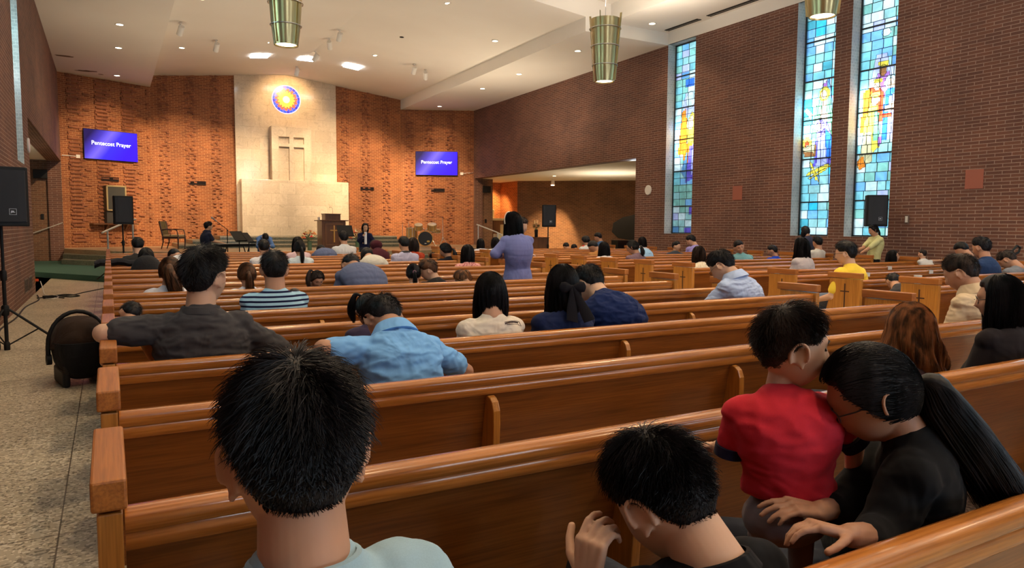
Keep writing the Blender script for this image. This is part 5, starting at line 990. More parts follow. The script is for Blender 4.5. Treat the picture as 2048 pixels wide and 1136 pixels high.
#
SK1, SK2, SK3 = (.50,.265,.165), (.60,.36,.24), (.42,.215,.13)
BLK, BRN, DBR = (.007,.006,.007), (.060,.026,.012), (.022,.014,.011)
def wrinkle(me, amp, scale, seed, axis=(1,1,1), cond=None):
    n = len(me.vertices); co = np.empty(n*3, 'f'); me.vertices.foreach_get('co', co); co = co.reshape(-1,3); no = np.empty(n*3, 'f'); me.vertices.foreach_get('normal', no); no = no.reshape(-1,3)
    for i in range(n):
        p = Vector((co[i,0]*axis[0]*scale+seed, co[i,1]*axis[1]*scale, co[i,2]*axis[2]*scale)); w = mnoise.fractal(p, 1.0, 2.0, 3); w = (1-abs(w)*2.6)*.8
        co[i] += no[i]*amp*w
    me.vertices.foreach_set('co', co.reshape(-1)); me.update()
def person(label, head, seat=None, s=1.0, yaw=0, hy=0, hp=10, hr=0, skin=SK1, top=(.5,.5,.5), topm=None, pants=(.03,.035,.05), style='short', hcol=BLK, lod=2, nstr=None, arms='lap', sleeve='short', stand_z=None, group=None,
           child=0, hair_kw={}, face=None, collar=None, collar_m=None, width=1.0, cuff=None, dress=None, glasses=False, elbows=None, wrists=None, hands=None, seed=0, hump=.0, extra=None, shoes=True, hs=None, hipdrop=0, slv=.92, wr=.0, bulk=1.0, neck_r=1.0, legs=True, knee=None):
    """head: centre of the head (world). seat: (x, y, z) of the hips. yaw: body heading clockwise from +Y; hy/hp/hr: head heading, bow, tilt."""
    rnd = random.Random(seed+int(abs(head[0])*100)+int(head[1]*10)); vox = (.0075,.010,.015,.02)[3-lod] if lod < 4 else .004; nstr = nstr if nstr is not None else (0,0,350,1400,5200)[lod]
    fx, fy = math.sin(R(yaw)), math.cos(R(yaw)); fw = Vector((fx,fy,0)); rt = Vector((fy,-fx,0)); H = Vector(head); Pv = Vector(seat)
    t = thing('person', label, 'person', (Pv.x,Pv.y,stand_z if stand_z is not None else 0), 0, group); org = t.location.copy(); loc = lambda v: Vector(v)-org
    T = Matrix.Translation(H) @ Matrix.Rotation(-R(yaw+hy),4,'Z') @ Matrix.Rotation(-R(hp),4,'X') @ Matrix.Rotation(R(hr),4,'Y'); up = T.to_3x3() @ Vector((0,0,1)); fh = T.to_3x3() @ Vector((0,1,0))
    hs = hs or s; Nk = H - up*(.092*hs+.030*s) - fh*(.026*hs)      # base of the neck
    sp = Nk-Pv; sl = sp.length; bo = (fw*(-sp.z)+Vector((0,0,1))*sp.dot(fw))/sl; bo = bo.normalized(); ax = smooth_path([Pv, Pv+sp*.25+bo*(.012+hump*.7)*s, Pv+sp*.55+bo*(.05+hump)*s, Pv+sp*.82+bo*(.035+hump*.6)*s, Nk-up*.012*s], 4)
    def torso(mb, g, n=20):
        prof = [(0,.064,.060),(.018,.080,.066),(.040,.118,.076),(.070,.158,.090),(.11,.182,.104),(.17,.190,.116),(.26,.176,.120),(.36,.156,.116),(.46,.158,.122),(.56,.168,.128),(2,.168,.128)]
        L_ = [0.0]
        for a_, b_ in zip(ax[::-1], ax[::-1][1:]): L_.append(L_[-1]+(a_-b_).length)
        tot = L_[-1]; sc_ = s*max(.75, min(1, tot/(.46*s))); step = .010*s; m_ = int(tot/step)+1; R_ax = ax[::-1]
        for q_ in range(m_):
            dist = q_*step; k2 = 0
            while k2 < len(L_)-2 and L_[k2+1] < dist: k2 += 1
            w2 = min(1, (dist-L_[k2])/max(1e-6, L_[k2+1]-L_[k2])); c = R_ax[k2].lerp(R_ax[k2+1], w2); d = (R_ax[k2]-R_ax[k2+1]).normalized(); u = dist/sc_; k = 0
            while k < len(prof)-2 and prof[k+1][0] < u: k += 1
            (u0,a0,b0),(u1,a1,b1) = prof[k], prof[k+1]; w = (u-u0)/(u1-u0); a, b_ = (a0+(a1-a0)*w)*s*width, (b0+(b1-b0)*w)*s*bulk; fr = rt.cross(d).normalized(); fr = fr if fr.dot(fw) > 0 else -fr
            E_ = Matrix((( rt.x,fr.x,d.x,0),(rt.y,fr.y,d.y,0),(rt.z,fr.z,d.z,0),(0,0,0,1))); E_.translation = loc(c); mb.ell((0,0,0), (a+g,b_+g,(.034 if u < .12 else .055)*s), T=E_, nu=n, nv=10)
    shd = [Nk-(Nk-Pv).normalized()*.088*s + bo*(.012+hump*.3)*s + rt*sx*.155*s*width for sx in (-1,1)]
    if seat and knee is None: knee = [Pv+fw*.40*s+rt*sx*.12*s-Vector((0,0,.02)) for sx in (-1,1)]
    if stand_z is not None and not isinstance(legs, str): knee = [Vector((Pv.x,Pv.y,stand_z+.47*s))+rt*sx*.09*s+fw*.02 for sx in (-1,1)]
    dnv = Vector((0,0,-1)); el, wrs = [], []
    for i, sx in enumerate((-1,1)):
        a = (elbows or [None,None])[i]; a = Vector(a) if a is not None else None
        if a is None:
            if arms == 'lap': a = shd[i]+dnv*.25*s+rt*sx*.05*s+fw*.05*s
            elif arms == 'fwd': a = shd[i]+fw*.17*s+dnv*.20*s+rt*sx*.03*s
            elif arms == 'down': a = shd[i]+dnv*.28*s+rt*sx*.04*s-fw*.01*s
            else: a = shd[i]+fw*.20*s+dnv*.10*s+rt*sx*.05*s
        w = (wrists or [None,None])[i]; w = Vector(w) if w is not None else None
        if w is None:
            if arms == 'lap': w = a+fw*.22*s+dnv*.06*s-rt*sx*.07*s
            elif arms == 'down': w = a+dnv*.24*s+fw*.03*s
            elif arms == 'face': w = H+fh*.09*s-up*.10*s+rt*sx*.03*s
            else: w = a+fw*.20*s-rt*sx*.12*s+Vector((0,0,.02))*s
        el.append(a); wrs.append(w)
    # one continuous skin: head, neck, trunk, arms and hands
    mb = MB(); hn = (44,32) if lod >= 3 else (24,18) if lod == 2 else (16,12); T_l = Matrix.Translation(-org) @ T; head_geo(mb, T_l, hs, *hn, child=child, ears=lod >= 2 and style not in ('bob','long'))
    nr_ = .056*s*neck_r; rcone(mb, loc(Nk-up*.03*s), loc(H-up*.055*hs-fh*.022*hs), nr_*1.1, nr_, 28 if lod > 2 else 14); torso(mb, -.016*s, 16)
    for i in range(2):
        rcone(mb, loc(shd[i]), loc(el[i]), .040*s, (.040 if sleeve == 'short' else .032)*s, 10); rcone(mb, loc(el[i]), loc(wrs[i]), (.041 if sleeve != 'long' else .032)*s, .026*s, 10); dd = wrs[i]-el[i]; hnd = (hands or [None,None])[i]
        if lod >= 3 or (hnd and lod >= 2):
            hk = dict(d=dd, palm_n=dnv+fw*.2, curl=.35, side=(-1 if i else 1)); hk.update(hnd or {}); hand_geo(mb, loc(wrs[i]), hk.pop('d'), hk.pop('palm_n'), s=s*.95*hk.pop('size', 1), n=8, **hk)
        else: rcone(mb, loc(wrs[i]), loc(wrs[i]+dd.normalized()*.10*s), .030*s, .018*s, 8)
    me = fuse(mb, vox, 1); me.materials.append(skin_mat(skin)); me.polygons.foreach_set('use_smooth', [True]*len(me.polygons)); o = bpy.data.objects.new('body', me); COL.objects.link(o); o.parent = t
    # clothes
    tm = topm or fabric('cloth', top); mb = MB(); torso(mb, .004*s, 24)
    for i, sx in enumerate((-1,1)):
        j0 = shd[i]-rt*sx*.03*s; mb.ell(loc(shd[i]), (.060*s,.060*s,.056*s), nu=14, nv=10)
        if sleeve == 'none': continue
        fr_ = .72 if sleeve == 'short' else 1.0; e = shd[i]+(el[i]-shd[i])*fr_; rcone(mb, loc(j0), loc(e), .066*s, .057*s, 14)
        if sleeve == 'long': mb.ell(loc(el[i]), (.064*s,)*3, nu=14, nv=10); rcone(mb, loc(el[i]), loc(el[i]+(wrs[i]-el[i])*slv), .057*s, .040*s, 12)
        if cuff: dv = (el[i]-shd[i]).normalized(); q = dv.to_track_quat('Z','Y').to_matrix().to_4x4(); c = MB(); c.lathe([(.045*s,-.012*s),(.064*s,-.014*s),(.064*s,.028*s),(.045*s,.028*s)], n=24, T=Matrix.Translation(loc(e)+dv*.04*s) @ q); c.build('sleeve_cuff', cuff, t)
    if dress: rcone(mb, loc(Pv), loc(Pv+dnv*dress*s), .17*s, .24*s, 18)
    me = fuse(mb, max(vox, .007), 6 if lod >= 3 else 5 if lod == 2 else 3, .6)
    if wr: wrinkle(me, wr, 7, seed, (1,1,2.2))
    me.materials.append(tm); me.polygons.foreach_set('use_smooth', [True]*len(me.polygons)); o = bpy.data.objects.new('shirt' if not dress else 'dress', me); COL.objects.link(o); o.parent = t
    if legs and pants is not None:
        mb = MB(); mb.ell(loc(Pv)-Vector((0,0,hipdrop)), (.165*s*width,.135*s*bulk,.12*s), nu=16, nv=10)
        for i, sx in enumerate((-1,1)):
            hp_ = Pv+rt*sx*.085*s-Vector((0,0,hipdrop)); k_ = Vector(knee[i]); rcone(mb, loc(hp_), loc(k_), .085*s, .062*s, 12); ft = k_.copy(); ft.z = (stand_z or 0)+.09*s if stand_z is not None else .10
            if stand_z is None and legs == 'kneel': ft = k_-fw*.35*s
            rcone(mb, loc(k_), loc(ft), .060*s, .045*s, 12)
        me = fuse(mb, .014 if lod < 3 else .008, 1); me.materials.append(fabric('trousers', pants) if not isinstance(pants, bpy.types.Material) else pants); me.polygons.foreach_set('use_smooth', [True]*len(me.polygons)); o = bpy.data.objects.new('trousers', me); COL.objects.link(o); o.parent = t
        if legs != 'kneel':
            for i, sx in enumerate((-1,1)):
                k_ = Vector(knee[i]); c = MB(); fz = (stand_z or 0); c.ring_loft([[loc((k_.x,k_.y,fz))+fw*(yy*s)+rt*(x*s)+Vector((0,0,z*s)) for x, z in zip([w_*math.cos(a) for a in [2*PI*j/10 for j in range(10)]], [h_*(1+math.sin(a))/2+.004 for a in [2*PI*j/10 for j in range(10)]])] for yy, w_, h_ in ((-.07,.02,.05),(-.05,.038,.085),(.03,.040,.08),(.11,.045,.06),(.17,.03,.04),(.185,.01,.02))]); c.build('shoe', 'black', t)
    # hair, collar, face
    hk = dict(hair_kw); hair(t, T_l, hs, style, hcol, nstr, rnd, child=child, **{'rad': (.0007 if lod >= 3 else .0014), **hk})
    if collar:
        c = MB(); q = (up*.6+Vector((0,0,.5))).normalized().to_track_quat('Z','Y').to_matrix().to_4x4(); r0 = .070*s*neck_r; cm = collar_m or tm
        if collar == 'crew': c.lathe([(r0-.006*s,.0),(r0+.010*s,-.006*s),(r0+.016*s,-.018*s),(r0+.004*s,.010*s),(r0-.003*s,.012*s)], n=32, T=Matrix.Translation(loc(Nk)-up*.004*s-Vector((0,0,.004))) @ q, cap=False)
        else: c.lathe([(r0-.004*s,.030*s),(r0+.006*s,.034*s),(r0+.034*s,-.008*s),(r0+.042*s,-.030*s),(r0+.030*s,-.032*s),(r0+.0*s,.0*s)], n=32, T=Matrix.Translation(loc(Nk)) @ q, cap=False)
        c.build('collar', cm, t)
    if face or (lod >= 2 and face is None and abs(hy) > 60):
        for sx in (-1,1):
            c = MB(); p = head_pt(Vector((sx*.36,.92,.08)).normalized(), hs, child); c.ell(p+Vector((0,.001*hs,0)), (.013*hs,.004*hs,.0045*hs), T=T_l, nu=12, nv=6); c.build('eye', simple('eye', (.02,.012,.01), .2), t)
            c = MB(); c.tube([T_l @ (head_pt(Vector((sx*x,.9,z)).normalized(), hs, child)+Vector((0,.002*hs,0))) for x, z in ((.16,.27),(.36,.32),(.55,.27))], [.002*hs,.003*hs,.0015*s], 6); c.build('eyebrow', hair_mat(hcol), t)
        c = MB(); p = [T_l @ (head_pt(Vector((x,.86,-.53+.03*abs(x)/.2)).normalized(), hs, child)+Vector((0,.0015*hs,0))) for x in (-.22,-.1,0,.1,.22)]; c.tube(p, [.002*hs,.005*hs,.006*hs,.005*hs,.002*s], 6); c.build('mouth', simple('lips', (.38,.09,.07), .4), t)
    if glasses:
        c = MB()
        for sx in (-1,1):
            c0 = Vector((sx*.033,.104,.006))*hs; c.tube([T_l @ (c0+Vector((.025*math.cos(a),-.006*abs(math.cos(a)),.019*math.sin(a)))*hs) for a in [2*PI*j/18 for j in range(19)]], .0018*hs, 6, cap=False); c.tube([T_l @ (Vector((sx*.058,.098,.010))*hs), T_l @ (Vector((sx*.078,.06,.012))*hs), T_l @ (Vector((sx*.080,-.005,.010))*hs), T_l @ (Vector((sx*.078,-.03,-.008))*hs)], .0018*hs, 6)
        c.tube([T_l @ (Vector((-.010,.112,.010))*hs), T_l @ (Vector((.010,.112,.010))*hs)], .0018*hs, 6); c.build('glasses', simple('spectacle frame', (.03,.012,.01), .3), t)
    if extra: extra(t, T_l, loc, s)
    return t
# ---------------- people: who sits where ----------------
c3 = lambda r, g, b: tuple(round((x/255)**2.2, 4) for x in (r,g,b))
def sit(label, x, y, z, k, dx=0, hipz=.565, **kw):
    return person(label, (x,y,z), seat=(x+dx, 1.72+.9*k+.34, hipz), **kw)
navy, white_, cream = c3(28,38,72), c3(205,205,210), c3(222,208,190)
# nearest rows
sit('man with short black hair and pale blue shirt, back to us in the nearest pew', .204,.932,1.148,-1, hipz=.54, lod=4, hy=4, hp=14, hr=0, top=c3(150,178,192), skin=SK1, collar='crew', nstr=9000, hair_kw=dict(thick=.012), wr=.006, neck_r=.95, bulk=.95, seed=1)
def p2():
    H = Vector((.885,.985,.945)); sit('young man bowing his head onto his hand in the nearest pew', *H, -1, dx=.12, hipz=.52, lod=4, yaw=0, hy=0, hp=38, hr=-10, top=c3(16,16,20), skin=SK2, collar='crew', nstr=8500, hair_kw=dict(thick=.012), seed=2,
        elbows=[(.62,1.12,.66), None], wrists=[(.735,1.02,.80), None], hands=[dict(d=(.18,.05,.95), palm_n=(.75,.15,-.25), curls=[.55,.7,.8,.9], side=1), None])
p2()
M['red_tee'] = fabric('red tee', c3(205,45,58), .85, .5)
def p3():
    def ex(t, T, loc, s): pass
    person('toddler in a red T-shirt with navy trim standing on the nearest pew', (1.485,1.20,1.150), seat=(1.475,1.19,.800), hipdrop=.075, s=.62, hs=.93, child=1, yaw=20, hy=96, hp=6, lod=4, nstr=5000, skin=SK2, topm=M['red_tee'], pants=c3(125,110,110), stand_z=.451,
        collar='crew', collar_m='navy_trim', cuff='navy_trim', hair_kw=dict(thick=.012), hcol=DBR, width=1.22, bulk=1.15, wr=.006, arms='down', elbows=[(1.345,1.26,.895),(1.635,1.12,.91)], wrists=[(1.37,1.33,.88),(1.66,1.14,.77)], seed=3, face=True, neck_r=.8,
        knee=[(1.44,1.22,.60),(1.52,1.16,.60)])
M['navy_trim'] = fabric('navy trim', c3(40,36,58), .9, .2)
p3()
def p4():
    H = Vector((1.592,1.052,1.05))
    person('woman in black with glasses and a long black ponytail, bending towards the toddler', H, seat=(1.80,1.22,.50), bulk=.92, slv=.45, yaw=-40, hy=-8, hp=30, hr=-6, lod=4, nstr=4200, skin=SK3, top=(.004,.004,.005), style='pony', glasses=True, s=.97, hump=.02, seed=4,
        hair_kw=dict(rad=.0011, pony=(0,-.102,-.03), pony_len=.60, pony_w=.085, thick=.012, pdir=(.50,-.30,-.85), tie='black'), sleeve='long', elbows=[(1.50,.95,.76),(1.60,1.12,.75)], wrists=[(1.29,.885,.83),(1.44,1.07,.785)],
        hands=[dict(d=(-.5,.3,.15), palm_n=(.2,-.3,-.9), curl=.4), dict(d=(-.95,.25,.22), palm_n=(0,.2,-1), curl=.28)], neck_r=.9, wr=.004)
p4()
# rows ahead of them
sit('woman with wavy brown hair in the pew behind the man in the tan polo', 3.34,2.02,.955,0, lod=3, style='long', hcol=(.13,.050,.018), nstr=5200, top=c3(52,36,38), s=.98, hy=40, hp=18, hair_kw=dict(length=.34, wave=.034, thick=.026, flare=.55, clump=.010, rad=.001), seed=5, sleeve='long')
sit('woman in a black blouse and glasses at the right edge of the photo', 4.02,1.97,1.09,0, lod=3, style='bob', nstr=2600, top=c3(34,28,30), hy=-32, hp=8, yaw=0, glasses=True, hair_kw=dict(length=.25), seed=6, skin=SK1)
sit('man in a light blue polo shirt bowing with his arm along the pew back', 1.13,3.24,1.00,1, lod=3, dx=.0, hp=62, hump=.0, top=c3(118,172,228), s=1.02, skin=SK3, collar='polo', nstr=2200, hair_kw=dict(thick=.012), seed=7, wr=.009, elbows=[(.775,3.0,.93),(1.55,3.22,.72)], wrists=[(.98,3.28,.90),(1.35,3.42,.70)], bulk=1.0, width=1.0)
sit('girl with dark hair leaning down just ahead of the man in the light blue polo', 1.31,4.02,.95,2, lod=2, style='pony', hp=50, top=c3(60,50,70), s=.85, hair_kw=dict(pony=(-.05,-.07,.09), pony_len=.16), seed=8)
sit('big man in a charcoal T-shirt resting his arm over the pew end', .40,3.74,1.195,2, lod=3, s=1.14, hy=40, hp=4, yaw=0, top=c3(66,64,66), skin=SK2, nstr=3600, collar='crew', hair_kw=dict(thick=.014), seed=9, wr=.009, elbows=[(-.035,3.72,.955),(.80,3.74,.76)], wrists=[(.135,3.84,.895),(.70,4.0,.70)],
    hands=[dict(d=(.45,.0,-.75), palm_n=(.1,.9,.1), curls=[.25,.4,.5,.6]), None], width=1.02, bulk=1.05)
def badge(t, T, loc, s):   # small dark ribbon emblem printed on the back
    b = MB(); bx = Vector((2.03,3.62,.893))
    for zz, w in ((.0,.058),(-.018,.058)): b.tube([loc(bx+Vector((x*w,-.006-.012*(1-x*x),zz+.010*(1-x*x)))) for x in (-1,-.5,0,.5,1)], .0018, 5)
    for sx in (-1,1): b.tube([loc(bx+Vector((sx*.058,-.006,.0))), loc(bx+Vector((sx*.075,-.002,-.028))), loc(bx+Vector((sx*.055,-.008,-.020)))], .0018, 5)
    for i in range(9): x = -.8+i*.2; b.box(loc(bx+Vector((x*.05-.0022,-.022,-.010+.009*(1-x*x)))), loc(bx+Vector((x*.05+.0022,-.012,-.002+.009*(1-x*x)))))
    b.build('back_print', simple('print brown', (.06,.03,.03), .7), t, smooth=False)
sit('woman with black bobbed hair and cream top with a small ribbon print on the back', 1.975,3.76,1.045,2, lod=3, style='bob', nstr=3200, top=cream, s=1.04, hy=20, hp=22, hair_kw=dict(length=.25), sleeve='long', seed=10, extra=badge, wr=.004)
def bow(t, T, loc, s):
    b = MB(); P0 = Vector((.012,-.135,-.012))
    for sx in (-1,1):
        b.ring_loft([[T @ (P0+Vector((sx*x, -.004-.012*math.sin(x*30), 0))+Vector((0,-q*math.sin(a)*.5,h*math.cos(a)))) for a in [2*PI*j/10 for j in range(10)]] for x, h, q in ((.0,.010,.014),(.02,.020,.022),(.05,.034,.024),(.075,.030,.018),(.085,.012,.008))])
        b.ring_loft([[T @ (P0+Vector((sx*(.006+.05*u)+.035*u, -.010-.03*u, -.21*u))+Vector((w*math.cos(a),-.008*math.sin(a),.3*w*math.cos(a)*sx))) for a in [2*PI*j/10 for j in range(10)]] for u, w in ((0,.010),(.3,.020),(.7,.034),(1,.036))])
    b.ell(P0, (.013,.016,.015), T=T, nu=10, nv=8); b.build('hair_bow', simple('bow satin', (.006,.005,.008), .8, spec=.15), t)
sit('woman in a navy top with a large black bow in her long hair', 2.49,3.76,1.075,2, lod=3, style='long', nstr=3200, top=navy, s=1.08, hy=14, hp=8, hair_kw=dict(length=.30, wave=.012), sleeve='long', seed=11, extra=bow)
sit('man in a navy shirt bowing beside the woman with the hair bow', 2.90,4.04,1.05,2, lod=3, dx=.12, hp=50, hy=-2, hump=.05, top=c3(22,38,80), s=1.12, skin=SK2, collar='crew', nstr=2400, hair_kw=dict(thick=.013), seed=12, wr=.009, width=1.08)
sit('man in a tan polo shirt, head bowed, seen from behind at the right', 5.50,2.97,1.125,1, lod=3, dx=.12, hy=-8, hp=28, yaw=-2, top=c3(205,182,150), s=1.12, skin=SK1, hcol=DBR, collar='polo', nstr=2400, seed=13, wr=.006, width=1.05)
sit('man in a light blue dress shirt and glasses bowing his head, beside the centre aisle', 4.90,4.76,1.10,3, lod=3, dx=.26, hy=-14, hp=42, yaw=-6, hump=.04, top=c3(178,196,232), s=1.14, skin=SK2, collar='polo', glasses=True, sleeve='long', nstr=2600, hair_kw=dict(thick=.015), seed=14, wr=.009, arms='fwd')
M['stripe'] = fabric('striped jersey', c3(160,200,222), .9, .3, stripe=(c3(22,26,60), .034, .42))
sit('man in a light blue and navy striped T-shirt with cropped black hair', 1.075,5.54,1.115,4, lod=3, hp=6, topm=M['stripe'], s=1.12, hy=6, skin=SK1, nstr=1800, hair_kw=dict(thick=.012), seed=15, width=1.08, neck_r=1.1, sleeve='long')
sit('child with brown hair half hidden by the man in the striped T-shirt', 1.46,6.62,.79,5, lod=1, hp=30, hcol=DBR, top=c3(70,60,60), s=.7, style='bob', hair_kw=dict(length=.14), seed=16, hipz=.52)
sit('girl with a low brown ponytail and white shirt beside the striped T-shirt', 1.165,7.34,.96,6, lod=2, style='pony', hcol=BRN, top=c3(225,222,232), s=.95, hp=16, hair_kw=dict(pony=(0,-.10,.0), pony_len=.30, pony_w=.05, tie=simple('tan tie',(.5,.28,.14),.5)), seed=17, nstr=900)
sit('woman with a loose brown ponytail and white shirt behind the charcoal T-shirt man', .49,7.34,1.01,6, lod=2, style='pony', hcol=BRN, top=c3(225,225,235), s=1.08, hp=16, hy=12, hair_kw=dict(pony=(.01,-.10,.02), pony_len=.34, pony_w=.075, pdir=(.25,-.1,-1)), seed=18, nstr=1200)
sit('boy with black hair lying low in the pew beside the left aisle', .115,5.80,.80,4, lod=2, hp=40, hr=30, hy=-30, top=c3(50,50,60), s=.8, seed=19, hipz=.5)
# rows 6 to 12
sit('man in a grey jacket just ahead of the woman wearing a backpack', .40,12.77,1.11,12, lod=1, hp=22, top=c3(62,60,58), s=1.1, sleeve='long', seed=20, skin=SK2, nstr=200)
P20 = sit('woman with black bobbed hair wearing a dark backpack near the left aisle', .44,10.97,1.00,10, lod=1, style='bob', top=c3(22,22,26), s=1.05, hair_kw=dict(length=.24), seed=21, nstr=300)
sit('person in white slumped forward behind the charcoal T-shirt man, black hair', .88,12.1,.97,11, lod=1, hp=70, hump=.10, top=white_, s=1, seed=22, hy=-30)
sit('man in a pale T-shirt in front of the bowing man in blue', 2.15,11.87,1.09,11, lod=1, hp=14, top=c3(215,212,215), s=1.06, seed=23, skin=SK1, nstr=200, hy=4)
sit('woman with a black ponytail in a pale blue shirt left of the flowers', 2.71,11.87,1.07,11, lod=1, style='pony', top=c3(190,205,215), s=1.04, hp=14, hair_kw=dict(pony=(0,-.10,-.01), pony_len=.26, pony_w=.045), seed=24, nstr=300)
sit('woman with long black hair in pink ahead of the pale blue ponytail woman', 3.10,13.72,1.10,13, lod=1, style='long', top=c3(220,190,195), s=1.08, hair_kw=dict(length=.28), seed=25, nstr=250)
sit('person in a slate blue shirt bent down in front of the pulpit', 3.86,14.95,.92,14, lod=1, hp=75, hump=.08, top=c3(98,108,140), s=1.15, seed=26, width=1.1)
sit('man in a white T-shirt in front of the pulpit and music stand', 4.48,15.47,1.18,15, lod=1, hp=10, top=c3(212,215,220), s=1.22, seed=27, nstr=200, width=1.1)
M['maroon'] = fabric('maroon hoodie', c3(72,32,42), .9, .4)
def hood(t, T, loc, s):
    b = MB(); b.ell((0,-.075,-.055), (.115,.10,.10), T=T, nu=16, nv=10); b.build('hood', M['maroon'], t)
sit('person in a maroon hoodie bowing next to the woman with the microphone', 4.38,13.05,1.06,12, lod=1, hp=55, hump=.04, topm=M['maroon'], s=1.08, sleeve='long', seed=28, extra=hood)
sit('person in a pale grey shirt bowing behind the maroon hoodie', 3.66,11.3,.97,10, dx=.12, lod=1, hp=60, hump=.08, top=c3(195,192,182), s=1.1, sleeve='long', seed=29, style='bob', hair_kw=dict(length=.12))
sit('man with cropped hair in a lavender grey T-shirt before the drum kit', 4.53,11.92,1.13,11, lod=1, hp=16, top=c3(172,170,196), s=1.12, hair_kw=dict(thick=.010), seed=30, nstr=200, skin=SK3, width=1.12, collar='crew', collar_m='black')
sit('woman with dark brown hair in a rust top next to the lavender T-shirt man', 5.04,12.77,1.10,12, lod=1, style='long', hcol=DBR, top=c3(165,62,38), s=1.06, hair_kw=dict(length=.22), sleeve='long', seed=31, nstr=250)
sit('child with face tilted up beside the rust top woman', 5.46,12.75,.86,12, lod=2, hy=150, hp=-30, hr=35, top=c3(60,60,70), s=.75, seed=32, hipz=.5, nstr=250, face=True)
sit('woman in a black top with a small ponytail, in profile below the drum kit', 5.33,11.92,1.01,11, lod=1, style='pony', top=c3(18,20,32), s=1.05, hy=-45, hp=18, hair_kw=dict(pony=(0,-.11,-.02), pony_len=.13, pony_w=.05), seed=33, nstr=250)
M['floral'] = fabric('pink floral cloth', c3(222,160,155), .9, .3, col2=c3(160,70,80))
sit('woman with black hair in a pink floral blouse', 4.88,10.07,1.03,9, lod=1, style='long', topm=M['floral'], s=1.08, hair_kw=dict(length=.25), seed=34, nstr=300, hy=8)
sit('man in a slate grey shirt bent forward so that only his back shows', 2.35,7.80,1.00,6, dx=.09, lod=2, hp=72, hump=.07, top=c3(98,106,135), s=1.18, width=1.12, seed=35, nstr=300, hipz=.55)
sit('little girl facing us with a high ponytail, looking down at the pew', 1.90,7.55,.885,6, lod=3, yaw=165, hy=8, hp=34, style='pony', hcol=DBR, top=c3(40,40,50), s=.82, child=1, hair_kw=dict(pony=(.055,-.06,.09), pony_len=.22, pony_w=.04), seed=36, face=True, nstr=600, hipz=.5)
sit('girl with a black ponytail tied in pink, beside the brown-haired boy', 2.93,7.42,.92,6, lod=2, style='pony', top=c3(225,212,190), s=.88, hy=14, hp=14, hair_kw=dict(pony=(0,-.10,.01), pony_len=.18, tie=simple('pink tie',(.45,.18,.28),.5)), seed=37, nstr=600)
sit('boy with brown hair turned to the girl with the pink hair tie', 3.13,7.46,.95,6, lod=2, hy=-60, hp=26, hcol=BRN, top=c3(40,38,38), s=.95, hair_kw=dict(thick=.022), seed=38, nstr=700, skin=SK2, face=True)
sit('girl with a loose light brown ponytail lying low, teal collar', 3.60,7.60,.84,6, lod=2, hy=-40, hp=40, style='pony', hcol=(.14,.06,.025), top=c3(60,150,165), s=.8, hair_kw=dict(pony=(.03,-.09,.05), pony_len=.16, pony_w=.07), seed=39, nstr=500, hipz=.5)
# the standing mother in the blue dress with a child on her shoulder
M['dress'] = fabric('periwinkle dress', c3(118,124,176), .9, .4)
def band(t, T, loc, s):
    b = MB(); b.tube([T @ (Vector((.099*math.cos(a),.030,.152*math.sin(a)-.0))) for a in [PI*j/14 for j in range(15)]], .010, 8); b.build('hair_band', simple('cream band',(.62,.50,.40),.5), t)
person('standing woman in a periwinkle dress with long straight black hair and a cream hairband', (4.24,7.50,1.49), seat=(4.32,7.52,.86), s=1.04, yaw=10, hy=-22, hp=16, lod=3, nstr=3200, style='long', topm=M['dress'], hair_kw=dict(length=.47, thick=.016), pants=None, legs=False, dress=.55, sleeve='long', arms='fwd', seed=40, extra=band,
    elbows=[(4.00,7.50,1.13),(4.46,7.66,1.10)], wrists=[(4.18,7.72,1.10),(4.28,7.76,1.12)], stand_z=0, width=.95)
person('small child held on the shoulder of the standing woman in the periwinkle dress', (4.46,7.68,1.455), seat=(4.33,7.80,1.12), s=.66, hs=.86, child=1, yaw=120, hy=40, hp=10, lod=2, top=c3(160,30,30), pants=c3(190,150,150), hcol=DBR, seed=41, nstr=700, legs='kneel', skin=SK2, hair_kw=dict(thick=.02), face=False)
# front of the right block
sit('girl with long black hair in white, left of the niche handrail', 8.30,16.37,1.02,16, lod=0, style='long', top=c3(215,215,228), s=1.0, hair_kw=dict(length=.30), seed=42, nstr=120)
sit('woman with black bobbed hair in white, beneath the niche handrail', 8.25,15.47,1.06,15, lod=0, style='bob', top=c3(225,228,235), s=1.05, hair_kw=dict(length=.18), seed=43, nstr=120)
sit('left of two dark heads barely above the front pew below the bay loudspeaker', 11.6,17.36,.88,17, lod=0, hp=40, top=c3(30,30,34), s=1.0, seed=44)
sit('right, lower one of the two dark heads below the bay loudspeaker', 11.88,17.36,.84,17, lod=0, hp=45, top=c3(30,30,34), s=.95, seed=45, style='bob', hair_kw=dict(length=.12))
sit('woman with a black bun in white before the dark bay wall', 11.57,16.37,1.07,16, lod=0, hp=14, hy=-20, style='bun', top=c3(225,225,222), s=1.1, hair_kw=dict(pony=(0,-.10,.0)), seed=46)
sit('child in red behind the woman with the bun', 12.35,17.40,1.07,17, lod=0, style='bob', top=c3(215,60,60), s=1.0, hair_kw=dict(length=.14), seed=47)
sit('man in a blue shirt before the bay, furthest to the front in the right block', 12.72,17.34,1.15,17, lod=0, hp=22, hy=-30, top=c3(70,100,140), s=1.15, seed=48)
sit('man in tan bowing just left of the long-haired woman in white', 9.30,12.85,1.02,12, lod=1, hp=40, hy=-35, top=c3(170,120,70), s=1.1, seed=49, skin=SK3)
sit('woman with long straight black hair in white behind the cross-marked pew end', 8.86,11.87,1.01,11, lod=1, style='long', top=c3(225,225,232), s=1.12, hair_kw=dict(length=.30), seed=50, nstr=300)
